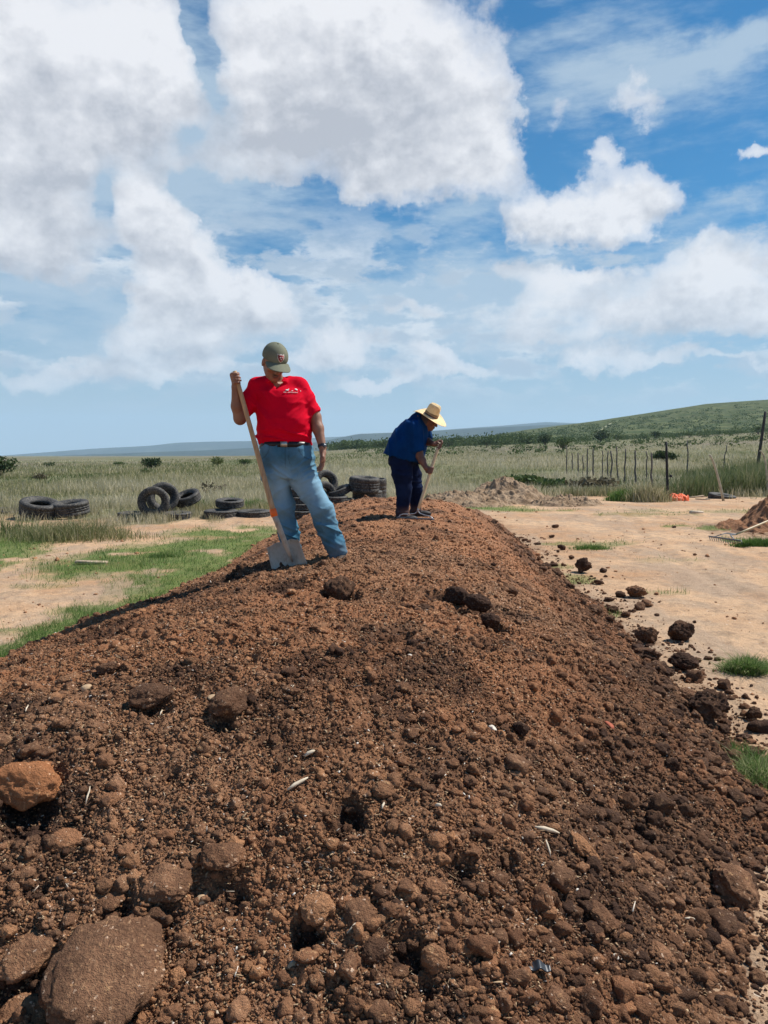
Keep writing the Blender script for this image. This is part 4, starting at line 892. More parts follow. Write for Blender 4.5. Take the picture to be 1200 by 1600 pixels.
def rake1():
    e = empty('rake', tuple(atY(650, 815, 9.45)), 'bow rake with a pale wooden handle held by the man in blue', 'rake'); O = np.array(e.location); L = lambda p: np.asarray(p) - O
    mb = MB(); mb.tube([L(R_T + (R_B-R_T)*s) for s in np.linspace(0, .97, 8)], [.0195]*8, 12); mb.build('handle', M_ASHP, e, True)
    fr = R_B; mb = MB(); d = (R_B-R_T)/np.linalg.norm(R_B-R_T); mb.tube([L(R_B - d*.10), L(R_B - d*.02), L(R_B + d*.02)], [.018, .017, .010], 12); mb.build('ferrule', M_RAKEL, e, True)
    hl, hr = atY(621, 808.5, 9.50), atY(676.5, 811.5, 9.30)
    for k, P in enumerate(([R_B, atY(648, 802.5, 9.5), atY(640, 803.5, 9.5), atY(630, 803.3, 9.5), atY(625, 805, 9.5), atY(622.5, 809, 9.5), hl], [R_B, atY(656, 802, 9.45), atY(664, 805, 9.38), atY(671, 806.5, 9.33), atY(675, 809, 9.3), hr])):
        mb = MB(); mb.tube([L(p) for p in P], [.0068]*len(P), 8); mb.build('bow_arm', M_RAKEL, e, True)
    mb = MB(); mb.tube([L(hl + (hr-hl)*s) for s in np.linspace(-.02, 1.02, 5)], [.0105]*5, 6); hb = mb.build('head_bar', M_RAKE, e)
    for k in range(15):
        p = hl + (hr-hl)*(k/14); mb = MB(); mb.tube([L(p), L(p + (0, -.015, -.035)), L(p + (0, -.005, -.075))], [.0055, .005, .002], 6); mb.build('tine', M_RAKE, e)
rake1()
def rake2():
    hb, hr = atZ(1108, 838, .10), atZ(1158, 845, .12); J = atZ(1150, 835, .13); e = empty('rake', (float(J[0]), float(J[1]), 0), 'second rake lying idle against the small heap at right', 'rake'); O = np.array(e.location); L = lambda p: np.asarray(p) - O
    T = atY(1262, 788, J[1] + 1.0); mb = MB(); mb.tube([L(J + (T-J)*s) for s in np.linspace(0, 1, 7)], [.019]*7, 10); mb.build('handle', M_ASHP, e, True)
    mb = MB(); mb.tube([L(hb + (hr-hb)*s) for s in np.linspace(0, 1, 5)], [.016]*5, 8); mb.build('head_bar', M_RAKE, e)
    mid = hb + (hr-hb)*.5; mb = MB(); mb.tube([L(J), L(J*.5 + mid*.5 + (0, 0, .03)), L(hb + (hr-hb)*.8)], [.014, .012, .010], 8); mb.tube([L(J), L(J*.6 + hb*.4 + (0, 0, .04)), L(hb + (hr-hb)*.15)], [.014, .010, .008], 8); mb.build('bow', M_RAKE, e)
    for k in range(15):
        p = hb + (hr-hb)*(k/14); mb = MB(); mb.tube([L(p), L(p + (0, -.05, -.05)), L(p + (.01, -.06, -.13))], [.008, .007, .004], 6); mb.build('tine', M_RAKE, e)
rake2()

# ------------------------------------------------------------------ single clods
def clod(px, py, wpx, hr, wet_shade, red, tan, seed, label, sink=.3, on='pile', ax=1., dep=None, name='compost_clod', cat='clod', sub=5, rough=.34, ang=.6, group=None, rz=None):
    P = pile_smooth(px, py) if on == 'pile' else atZ(px, py); r = wpx/F*P[1]/2*1.02; r_ = np.random.default_rng(seed)
    v, f = lump(sub, seed, rough, ang); v = v/np.abs(v[:, 0]).max(); v = v*np.array([r, r*(dep or .85), r*hr])
    th = r_.uniform(-.3, .3) if rz is None else rz; c, s = math.cos(th), math.sin(th); v = np.stack([v[:,0]*c - v[:,1]*s, v[:,0]*s + v[:,1]*c, v[:,2]], 1)
    if on == 'pile':
        g_ = (float(pile_base(P[0], P[1]+.15)) - float(pile_base(P[0], P[1]-.15)))/.3*.8; v[:, 2] += v[:, 1]*g_; g_ = (float(pile_base(P[0]+.15, P[1])) - float(pile_base(P[0]-.15, P[1])))/.3*.8; v[:, 2] += v[:, 0]*g_
    z0 = float(ztop(P[0], P[1])[0]) if hr > .3 and wet_shade < 1 else float(pile_base(P[0], P[1])) + (.02 if wet_shade < 1 else -.01); cr = fbm(v[:,0], v[:,1], v[:,2], sc=30, oct=3, seed=seed)*.014*min(1, r/.1) ; v = v*(1 + cr[:, None]/r)
    o = mk(name, v, f, M_COMP, smooth=True, attrs={'wet_shade': np.clip(wet_shade + fbm(v[:,0], v[:,1], v[:,2], sc=6, oct=3, seed=seed)*1.2*(wet_shade < 1), 0, 1), 'red': np.full(len(v), red), 'tan': np.clip(np.full(len(v), tan), 0, 1)})
    o.location = (P[0], P[1], z0 + r*hr*(1-2*sink) ); tag(o, label, cat, group); return o
G2 = 'dark clods fallen on the sand beside the pile'; G1 = 'bigger clods lying on the pile'
for a in [
 (165, 1530, 200, .26, .34, .0, .05, 'broad flat grey-brown slab of compost at the bottom left corner', .25, 1.15),
 (40, 1222, 122, .42, .0, 1., .55, 'large orange-brown clod at the left edge, casting a black shadow', .10, .62),
 (232, 1092, 82, .45, .55, .1, 0, 'dark rough clod in the left middle of the pile', .25, .7),
 (358, 1110, 66, .48, .35, .2, .1, 'brown clod with a dark underside right of the dark rough one', .25, .8),
 (530, 920, 54, .95, .85, .1, .0, 'square-sided dark clod with a flat pale top below the man in red', .25, .8),
 (1148, 1398, 82, .75, .45, .1, 0, 'big dark rounded clod at the lower right edge of the pile', .22, .9),
 (912, 1332, 50, .60, 0, .4, 1., 'tan crumbly clod with a pale face right of the middle', .25, .8),
 (497, 1412, 58, .55, 0, .2, .8, 'pale woody clod above a black gap in the lower middle', .2, .8),
 (1010, 1397, 44, .45, .8, 0, 0, 'dark slate-coloured fragment in the lower right', .2, .6),
 (680, 1500, 46, .8, .25, .2, .3, 'upright brown lump with a black hollow near the bottom', .25, .7),
 (560, 1425, 62, .45, .3, .2, .2, 'rounded brown clod beside the pale woody one', .3, .8),
 (255, 1385, 92, .35, .35, .2, 0, 'wide low dark clod above the flat slab', .3, .8),
 (165, 1392, 62, .42, .25, .5, .1, 'smooth brown clod left of the wide low one', .3, .8),
 (45, 1480, 110, .42, .4, .1, .1, 'dark lump overhanging a black hole at the left bottom', .2, .7),
 (30, 1570, 100, .40, .1, .3, .4, 'light brown lump in the very bottom left corner', .3, .7),
 (345, 1352, 84, .30, .3, .4, .1, 'crescent-shaped low clod right of the wide low one', .3, .6),
 (275, 1520, 32, .8, 0, .4, 1., 'small pinkish-tan clod just right of the flat slab', .2, .8),
 (360, 1424, 44, .5, 0, .2, 1., 'pale yellowish crumbly clod left of the woody one', .35, .8),
 (110, 1052, 42, .4, .1, .1, .5, 'flat greyish clod near the left rim of the pile', .3, .8),
 (165, 1045, 36, .5, .85, 0, 0, 'small black clod near the left rim of the pile', .25, .8),
 (68, 1110, 28, .7, .6, .1, 0, 'small upright dark clod at the left of the pile', .3, .8),
 (175, 1250, 42, .35, .05, .7, .4, 'round pinkish-brown clod right of the orange one', .4, .8),
 (712, 938, 44, .7, 1.0, 0, 0, 'black clod at the upper end of the dark hollows on the crest', .2, .8),  # black lumps here and below added to darken the hollows, shade as colour
 (745, 950, 50, .65, 1.0, 0, 0, 'largest black clod in the dark hollows on the crest', .2, .8),
 (768, 972, 34, .6, 1.0, 0, 0, 'black clod at the lower end of the dark hollows on the crest', .2, .8),
 (795, 920, 34, .6, .5, .2, 0, 'dark clod beside the black hollows on the right of the crest', .3, .8),
 (665, 945, 32, .8, .8, .1, 0, 'black lump at the left of the dark hollows', .25, .8),
 (1020, 1345, 50, .4, .2, .3, .4, 'wedge-shaped light brown clod right of the tan one', .3, .7),
 (1035, 1480, 46, .55, .3, .2, .1, 'brown clod below the slate-coloured fragment', .3, .8),
 (940, 1425, 56, .5, .3, .2, .2, 'lumpy brown clod between two black gaps', .25, .8),
 (860, 1445, 46, .5, .5, .1, 0, 'dark clod with a black underside left of the lumpy one', .25, .8),
 (870, 1560, 50, .55, .45, .1, 0, 'dark clod near the bottom edge right of the black scrap', .25, .8),
 (800, 1420, 40, .45, .2, .3, .3, 'flat brown clod left of the black scrap', .3, .8),
 (640, 1390, 38, .6, .3, .2, .3, 'knobbly brown clod in the lower middle', .25, .8),
 (590, 1480, 54, .5, .4, .2, .1, 'low dark clod left of the upright brown lump', .3, .8),
 (100, 1310, 60, .4, .1, .9, .2, 'reddish low clod under the orange one', .35, .8),
 (1130, 1475, 54, .4, .3, .3, .1, 'low brown clod just under the big dark rounded one', .3, .8),
 (680, 1385, 40, .4, .2, .4, .1, 'small flat clod just right of the knobbly one', .3, .8),
 (600, 1230, 40, .5, .2, .2, .3, 'small crumbly clod right of the black hole', .3, .8),
 (500, 975, 30, .5, .2, .5, .2, 'small clod on the front brow below the square-sided one', .3, .8),
 (445, 970, 26, .6, .2, .3, .5, 'small pale-faced clod on the front brow', .3, .8)]:
    o_ = clod(*a[:7], seed=900 + int(a[0]) + int(a[1]), label=a[7], sink=a[8], dep=a[9], group=G1)
    if 'orange-brown' in a[7]: o_.data.materials[0] = M_ORG
for a in [
 (1010, 1003, 43, .8, .62, 0, 0, 'left of the two round dark clods on the sand'),
 (1063, 999, 46, .85, .62, 0, 0, 'right of the two round dark clods on the sand'),
 (1008, 1034, 48, .55, .65, 0, 0, 'low dark clod just in front of the two round ones'),
 (1066, 1048, 50, .6, .6, .1, 0, 'craggy dark clod with a pointed top at the pile foot'),
 (1028, 1076, 62, .5, .6, 0, 0, 'broad dark clod with a black shadow at the pile foot'),
 (1108, 1140, 72, .78, .75, 0, 0, 'biggest dark clod on the sand at the right'),
 (1178, 1128, 27, .9, .7, 0, 0, 'small pointed dark clod near the right edge'),
 (1162, 1124, 15, .8, .3, .4, .3, 'tiny brown clod touching the small pointed one'),
 (996, 932, 36, .62, .45, .2, 0, 'brown clod on the sand where the pile edge is broken'),
 (970, 932, 17, .7, .5, 0, 0, 'small clod just left of the brown one on the sand'),
 (1010, 946, 20, .6, .4, .2, 0, 'flat small clod just in front of the brown one on the sand'),
 (978, 962, 16, .6, .5, 0, 0, 'small dark clod alone on the sand below the brown one'),
 (958, 955, 22, .6, .6, 0, 0, 'small dark clod against the pile foot'),
 (911, 893, 27, 1.0, .85, 0, 0, 'upright black clod at the edge of the pile farther back'),
 (878, 858, 14, .7, .8, 0, 0, 'small black clod on the sand nearest the grass tuft'),
 (892, 873, 12, .7, .7, 0, 0, 'tiny dark clod below the one nearest the grass tuft'),
 (862, 839, 10, .6, .8, 0, 0, 'left of two tiny black clods farthest along the pile'),
 (868, 825, 13, .55, .8, 0, 0, 'right of two tiny black clods farthest along the pile'),
 (935, 912, 18, .5, .5, 0, 0, 'small dark clod at the pile foot by the green tuft'),
 (1098, 1105, 34, .4, .5, .1, 0, 'flat clod behind the biggest dark clod'),
 (1068, 1118, 40, .4, .5, .2, 0, 'flat brown lump left of the biggest dark clod'),
 (1162, 1160, 26, .35, .5, .2, 0, 'flat dark lump in front of the biggest dark clod'),
 (1110, 1260, 40, .5, .5, .1, 0, 'dark clod at the pile foot by the yellow-green tuft'),
 (1185, 1285, 34, .4, .5, .1, 0, 'dark flat clod at the right edge of the pile foot'),
 (1085, 868, 7, .6, .6, 0, 0, 'tiny dark clod far out on the sandy track'),
 (1053, 825, 7, .6, .6, 0, 0, 'tiny dark clod far back on the sandy track'),
 (1085, 972, 6, .9, .8, 0, 0, 'tiny black pebble of compost right of the two round clods')]:
    a = a[:4] + (min(.9, a[4] + .18),) + a[5:]
    clod(*a[:7], seed=1900 + int(a[0]) + int(a[1]), label=a[7], sink=.14, on='g', rough=.55, ang=.85, group=G2, sub=5 if a[2] > 20 else 3)
def clod_crumbs():
    r_ = np.random.default_rng(66); P = []; R_ = []
    for a, b, w in ((1010,1010,43),(1063,1008,46),(1008,1040,48),(1066,1052,50),(1028,1086,62),(1108,1150,72),(1178,1132,27),(996,938,36),(911,903,27),(958,958,22),(878,860,14),(868,827,13),(1110,1265,40),(1162,1162,26)):
        c = atZ(a, b); rr = w/F*c[1]/2; n = 34
        th = r_.uniform(0, 6.28, n); q = rr*(.7 + 1.6*r_.random(n)**1.6); x, y = c[0] + q*np.cos(th), c[1] + q*np.sin(th); s = rr*r_.uniform(.03, .16, n)*(1 - .25*q/rr*.5)
        P.append(np.stack([x, y, ground_z(x, y) + s*.25], 1)); R_.append(np.abs(s))
    P = np.concatenate(P); R_ = np.concatenate(R_); n = len(P); tag(scatter('clod_crumbs', P, R_, M_COMP, 67, 2, {'wet_shade': r_.uniform(.4, .9, n), 'red': np.zeros(n), 'tan': np.zeros(n)}, .8), 'crumbs broken off the clods on the sand', kind='stuff')
clod_crumbs()
def toe_spill():
    r_ = np.random.default_rng(88); n = 900; y = 1/(1/2.6 + (1/17 - 1/2.6)*r_.random(n)); rag = .28*fbm(y, y*0, sc=1.3, oct=3, seed=9)*2
    x = np.interp(y, XR_Y, XR) + rag + np.where(r_.random(n) < .8, r_.normal(-.22, .16, n), np.abs(r_.normal(0, .32, n))); rad = np.clip(.013*(1 - r_.random(n)*.985)**-.45*(.75 + .05*y), 0, .075)
    z = ztop(x, y) + rad*.25; tag(scatter('toe_spill', np.stack([x, y, z], 1), rad, M_COMP, 89, 3, {'wet_shade': r_.uniform(.45, 1, n), 'red': np.zeros(n), 'tan': np.zeros(n)}, .8, 14), 'ragged spill of dark lumps along the right foot of the pile', kind='stuff')
toe_spill()
clod(952, 1133, 17, .5, 0, 0, 0, 77, 'small brick-red fragment on the right flank of the pile', name='brick_fragment', cat='brick', sub=3).data.materials[0] = plain('brick_red', (.36,.10,.055), .9)
def stick(px, py, px2, py2, rad, label, mat, flat=.4, name='wood_chip', cat='chip'):
    A, B = pile_smooth(px, py), pile_smooth(px2, py2); A[2] = ztop(A[0], A[1])[0] + .014; B[2] = ztop(B[0], B[1])[0] + .016; M = (A+B)/2; mb = MB()
    mb.tube([A-M, (A-M)*.3 + (0, 0, .003), (B-M)*.4 + (.002, 0, .002), B-M], [rad*.5, rad, rad*.9, rad*.35], 7); o = mb.build(name, mat); o.location = M; tag(o, label, cat, 'pale wood bits lying on the pile')
M_CHIP = plain('pale_chip', (.60,.50,.37), .8, .15, 0, .2, 30)
for a in [(449,1242,481,1220,.0065,'long pale wood chip left of the black hole'),(836,1297,874,1306,.007,'pale wood chip pointing at the tan clod'),(853,1313,860,1331,.004,'short pale straw just under the pale chip'),
 (476,1184,492,1177,.007,'small pale chip high in the middle of the pile'),(363,1599,384,1566,.005,'pale stick at the bottom edge right of the flat slab'),(542,1460,575,1425,.003,'thin straw crossing the rounded brown clod'),(770,1487,785,1466,.003,'thin pale straw near the bottom, left of the black scrap'),
 (1070,1433,1090,1437,.004,'pale forked straw in the lower right'),(250,1110,253,1100,.003,'tiny straw beside the dark rough clod'),(134,1258,141,1238,.003,'thin straw upright right of the orange clod'),(40,1115,44,1102,.003,'tiny pale straw at the left of the pile'),(597,1262,600,1250,.004,'small white chip just right of the black hole'),(680,1262,690,1267,.006,'white chip on the middle of the pile')]:
    stick(*a[:5], a[5], M_CHIP)
def grit(px, py, wpx, label, col, seed):
    clod(px, py, wpx, .6, 0, 0, 0, seed, label, name='pebble', cat='pebble', sub=3, sink=.3, group='pale pebbles in the pile', rough=.2).data.materials[0] = col
M_PEB = plain('pale_pebble', (.62,.55,.46), .8); M_PEBT = plain('tan_pebble', (.50,.34,.20), .85)
for a in [(283,994,6,'small white pebble high on the left of the pile',M_PEB),(151,1039,8,'white pebble above the small black clod',M_PEB),(142,1078,9,'white flake pebble by the flat greyish clod',M_PEB),(135,1069,17,'pinkish pebble next to the white flake',M_PEBT),(332,1090,17,'pale tan stone on the corner of the brown clod',M_PEBT),(314,1392,19,'grey-tan stone below the crescent-shaped clod',M_PEBT),
 (181,1462,6,'white pebble on the flat slab',M_PEB),(131,1539,9,'orange-tan pebble on the flat slab',M_PEBT),(640,1022,8,'pale stone in the middle of the crest front',M_PEB),(458,1497,19,'pale leaf-shaped stone in the lower middle',M_PEBT),(697,1534,9,'small white pebble near the bottom',M_PEB),(962,1492,11,'white pebble in the lower right',M_PEB),(1030,1352,18,'pale pinkish stone right of the tan clod',M_PEBT),(706,1527,13,'tan stone beside the small white pebble near the bottom',M_PEBT),(470,1268,14,'pale crumb under the long wood chip',M_PEBT),(770,1132,14,'pale crumb on the right flank',M_PEB)]:
    grit(*a[:4], a[4], 3000 + a[0])
def scrap():
    P = pile_smooth(838, 1507); n = 22; k = 9; u, v = np.meshgrid(np.linspace(-1, 1, n), np.linspace(-1, 1, k), indexing='ij'); x = u*.040; y = v*.015*(1-.5*u*u); z = .012 - .012*u*u + .004*np.sin(u*7) + .003*v
    z = z + float(ztop(P[0], P[1])[0]) + .012; i = np.arange(n-1)[:, None]*k + np.arange(k-1)[None]
    o = mk('plastic_scrap', np.stack([x.ravel(), y.ravel(), (z - P[2]).ravel()], 1), np.stack([i, i+k, i+k+1, i+1], -1).reshape(-1, 4), plain('black_plastic', (.02,.024,.03), .35, .5), smooth=True); o.location = P
    s = o.modifiers.new('t', 'SOLIDIFY'); s.thickness = .003; tag(o, 'small curved scrap of black plastic near the bottom of the pile', 'plastic scrap')
scrap()
# ------------------------------------------------------------------ people: smooth distance fields turned into one continuous surface each
def length(a): return np.sqrt((a*a).sum(-1))
def cone(P, a, b, ra, rb):
    a = np.asarray(a, np.float32); b = np.asarray(b, np.float32); ab = b-a; pa = P-a
    t = np.clip((pa @ ab)/(ab @ ab + 1e-9), 0, 1); return length(pa - t[:, None]*ab) - (ra + (rb-ra)*t)
def ell(P, c, r, R=None):
    q = P - np.asarray(c, np.float32)
    if R is not None: q = q @ np.asarray(R, np.float32)         # columns of R are the local axes
    r = np.asarray(r, np.float32); k0 = length(q/r); k1 = length(q/(r*r)) + 1e-9; return k0*(k0-1)/k1
def un(ds, k=.02):
    d = ds[0]
    for e in ds[1:]: d = smn(d, e, k)
    return d
def chain(P, pts, rs, k=.012): return un([cone(P, pts[i], pts[i+1], rs[i], rs[i+1]) for i in range(len(pts)-1)], k)
def loft(P, O, ax, sx, st, cap=(0, 0), pw=2.3):
    """elliptic sections along axis ax; st rows: t, offset along sx, offset along depth, half width along sx, half depth; super-ellipse power 2.3"""
    ax = np.asarray(ax, float)/np.linalg.norm(ax); sx = np.asarray(sx, float); sx = sx - ax*sx.dot(ax); sx /= np.linalg.norm(sx); dp = np.cross(ax, sx)
    q = P - np.asarray(O, np.float32); t = q @ ax.astype(np.float32); u = q @ sx.astype(np.float32); w = q @ dp.astype(np.float32)
    st = np.array(st, float); T = st[:, 0]
    f = lambda k: np.interp(t, T, st[:, k]).astype(np.float32)
    ru, rw = f(3), f(4); uu, ww = np.abs(u-f(1))/ru, np.abs(w-f(2))/rw
    s = ((uu**pw + ww**pw)**(1/pw) - 1)*np.minimum(ru, rw)
    return np.maximum(s, np.maximum(T[0]+cap[0]-t, t-T[-1]-cap[1]))
def crease(x, y, z, sc, seed):
    'sharp soft-sided folds'
    a = 1 - np.abs(vnoise(x*sc*.6, y*sc*.6, z*sc, seed)*2 - 1); b = 1 - np.abs(vnoise(x*sc*1.3, y*sc*1.3, z*sc*2.1, seed+3)*2 - 1); return a**3 + .45*b**3 - .35
def polygonize(f, lo, hi, h, c=4, thr=1.5):
    lo = np.asarray(lo, float); hi = np.asarray(hi, float); n = (np.ceil((hi-lo)/h/c).astype(int))*c + 1
    ax = [lo[i] + h*np.arange(n[i]) for i in range(3)]
    cx = [a[::c] for a in ax]; G = np.stack(np.meshgrid(*cx, indexing='ij'), -1).reshape(-1, 3).astype(np.float32)
    Dc = f(G).reshape([len(a) for a in cx]); V_ = Dc
    for i in range(3): V_ = np.repeat(V_, c, axis=i)
    o = c//2; V_ = V_[o:o+n[0], o:o+n[1], o:o+n[2]]
    V_ = np.pad(V_, [(0, n[i]-V_.shape[i]) for i in range(3)], mode='edge').astype(np.float32).copy()
    m = np.abs(V_) < thr*c*h; idx = np.argwhere(m); pts = (lo + idx*h).astype(np.float32); V_[m] = f(pts)
    s = V_ < 0; cnt = np.zeros(np.array(V_.shape)-1, np.int8)
    for a in (0, 1):
        for b in (0, 1):
            for d in (0, 1): cnt += s[a:a+cnt.shape[0], b:b+cnt.shape[1], d:d+cnt.shape[2]]
    act = (cnt > 0) & (cnt < 8); ci = np.argwhere(act); ID = np.full(act.shape, -1, np.int64); ID[act] = np.arange(len(ci))
    acc = np.zeros((len(ci), 3)); num = np.zeros(len(ci)); cor = [(a, b, d) for a in (0, 1) for b in (0, 1) for d in (0, 1)]
    cv = {q: V_[ci[:, 0]+q[0], ci[:, 1]+q[1], ci[:, 2]+q[2]] for q in cor}
    for p in cor:
        for k in range(3):
            if p[k]: continue
            q = list(p); q[k] = 1; q = tuple(q); x = (cv[p] < 0) != (cv[q] < 0); t = cv[p]/(cv[p]-cv[q] + 1e-12)
            pos = np.tile(np.array(p, float), (len(ci), 1)); pos[:, k] += t; acc[x] += pos[x]; num[x] += 1
    v = lo + h*(ci + acc/num[:, None]); Fq = []
    for k in range(3):
        a, b = [i for i in range(3) if i != k]
        sl0 = [slice(None)]*3; sl1 = [slice(None)]*3; sl0[k] = slice(0, -1); sl1[k] = slice(1, None)
        x = s[tuple(sl0)] != s[tuple(sl1)]; e = np.argwhere(x); e = e[(e[:, a] > 0) & (e[:, b] > 0) & (e[:, a] < n[a]-1) & (e[:, b] < n[b]-1)]
        da = np.zeros(3, int); da[a] = 1; db = np.zeros(3, int); db[b] = 1; g = lambda w: ID[w[:, 0], w[:, 1], w[:, 2]]
        q = np.stack([g(e-da-db), g(e-db), g(e), g(e-da)], 1); flip = s[e[:, 0], e[:, 1], e[:, 2]] if k != 1 else ~s[e[:, 0], e[:, 1], e[:, 2]]
        q[~flip] = q[~flip][:, ::-1]; Fq.append(q)
    Fq = np.concatenate(Fq); Fq = Fq[(Fq >= 0).all(1)]; return v, Fq
def relax(v, f, it=2, lam=.5):
    for _ in range(it):
        acc = np.zeros_like(v); num = np.zeros(len(v))
        for i in range(4):
            a, b = f[:, i], f[:, (i+1) % 4]
            for c_ in range(3): acc[:, c_] += np.bincount(a, v[b, c_], len(v)) + np.bincount(b, v[a, c_], len(v))
            num += np.bincount(a, minlength=len(v)) + np.bincount(b, minlength=len(v))
        v = v + lam*(acc/np.maximum(num, 1)[:, None] - v)
    return v
def body_obj(name, f, lo, hi, h, mat, parent, org, it=1, attrs=None):
    v, q = polygonize(f, lo, hi, h); v = relax(v, q, it, .4); at = attrs(v.astype(np.float32)) if attrs else None
    return mk(name, v - np.asarray(org), q, mat, parent, smooth=True, attrs=at)
def unit(v): v = np.asarray(v, float); return v/np.linalg.norm(v)
def grip(c, a, p, k, rh=.018, s=1., curl=1.):
    """a fist round a shaft: c on the axis, a towards the thumb side, p towards the palm, k towards the knuckles. Returns list of (pts, radii) and the palm wrist point"""
    a, p, k = unit(a), unit(p), unit(k); out = []; lens = [.95, 1.05, 1.0, .82]
    for i in range(4):
        o = c + a*(.031 - .0205*i)*s; r0 = (.0098 - .0006*(i == 3))*s; R = rh + r0*.9
        q = [o + p*(R+.006)*1. + k*(.012)*s]
        for th in (55, 105, 160, 205): th = math.radians(th*lens[i]*curl); q.append(o + (p*math.cos(th) + k*math.sin(th)*1.12)*R*1.06)
        out.append((q, [r0*1.12, r0*1.08, r0, r0*.93, r0*.85]))
    th0 = c + p*(rh+.020)*s - k*.016*s + a*.020*s
    out.append(([c + p*(rh+.018)*s - k*.030*s - a*.010*s, th0 + a*.012*s, c - k*(rh+.014)*s + a*.036*s + p*.002, c - p*(rh+.006)*s - k*.006*s + a*.040*s], [.0165*s, .0135*s, .011*s, .0095*s]))
    palm = [(c + p*(rh+.015)*s + a*(.024-.016*j)*s + k*.010*s, c + p*(rh+.018)*s + a*(.020-.013*j)*s - k*.035*s) for j in range(4)]
    return out, palm
def hand_field(P, fingers, palm, wrist, s=1., rw=.026):
    d = un([cone(P, x, y, .0125*s, .015*s) for x, y in palm], .012)
    ds = [chain(P, pt, rr, .005) for pt, rr in fingers]; m = ds[0]
    for e in ds[1:]: m = smn(m, e, .003)
    pc = np.mean([y for x, y in palm], axis=0); return smn(smn(d, m, .006), cone(P, pc, wrist, .021*s, rw), .02)
def skin_mat(name, c1, c2):
    m, n, b = newmat(name, .55, .35); p = objco(n); f = nnoise(n, p, 14, 5, .6); g = nnoise(n, p, 90, 3, .6)
    c = nmix(n, f.smooth(.3, .7), c1, c2); hr = attr(n, 'hair'); c = nmix(n, hr, c, (.05, .045, .042)); c = nmix(n, attr(n, 'lip'), c, (.16, .055, .045)); n.links.new(c, b.inputs['Base Color'])
    b.inputs['Subsurface Weight'].default_value = .06; b.inputs['Subsurface Radius'].default_value = (.02, .008, .005); bump(n, b, g, .25, .002); return m
def cloth_mat(name, col, var, rough=.85, wv=500, fade=None):
    m, n, b = newmat(name, rough, .15); p = objco(n); f = nnoise(n, p, 6, 5, .6); g = nnoise(n, p, wv, 2, .6, (1, 1, .3)); c = nmix(n, f.smooth(.3, .7), tuple(x*(1-var) for x in col), tuple(x*(1+var) for x in col))
    c = nmix(n, g.smooth(.4, .7)*.20, c, tuple(min(1, x*1.35 + .001) for x in col))
    c = nmix(n, (attr(n, 'dust')*(g.smooth(.3, .7, .5, 1))).mn(1.0), c, (.20, .12, .08))
    c = nmix(n, attr(n, 'seam'), c, tuple(q*.35 for q in col))
    if fade: c = nmix(n, (attr(n, 'fade')*(f.smooth(.2, .7, .6, 1))).mn(1.0), c, fade)
    n.links.new(c, b.inputs['Base Color']); b.inputs['Specular IOR Level'].default_value = .06; bump(n, b, g, .3, .001); return m
def head_field(Pl, s=1.):
    """local frame: x across, -y face, z up; origin in the middle of the skull"""
    d = ell(Pl, (0, .012, .02), (.076*s, .096*s, .100*s)); d = smn(d, ell(Pl, (0, -.022, -.052), (.060*s, .066*s, .068*s)), .03)
    d = smn(d, ell(Pl, (0, -.062, -.092), (.028, .026, .022)), .02)                     # chin
    d = smn(d, cone(Pl, (0, -.084, .012), (0, -.106, -.026), .009, .0145), .012)        # nose
    for sx in (-1, 1):
        d = smn(d, ell(Pl, (sx*.014, -.096, -.030), (.010, .012, .008)), .006)
        d = smn(d, ell(Pl, (sx*.042, -.062, -.018), (.022, .022, .020)), .02)           # cheek
        d = smn(d, ell(Pl, (sx*.030, -.082, .028), (.026, .012, .009)), .012)           # brow
        d = smx(d, -ell(Pl, (sx*.031, -.094, .010), (.016, .014, .010)), .010)          # eye socket
        d = smn(d, ell(Pl, (sx*.030, -.078, .010), (.0125, .0125, .0125)), .002)
        e = ell(Pl, (sx*.079, .006, -.006), (.009, .020, .032)); e = smx(e, -ell(Pl, (sx*.088, .002, -.004), (.007, .011, .020)), .004); d = smn(d, e, .006)
    d = smx(d, -ell(Pl, (0, -.100, -.063), (.024, .010, .0035)), .004)
    d = smn(d, ell(Pl, (0, -.090, -.070), (.020, .010, .006)), .006); return smn(d, ell(Pl, (0, -.092, -.056), (.022, .010, .005)), .005)

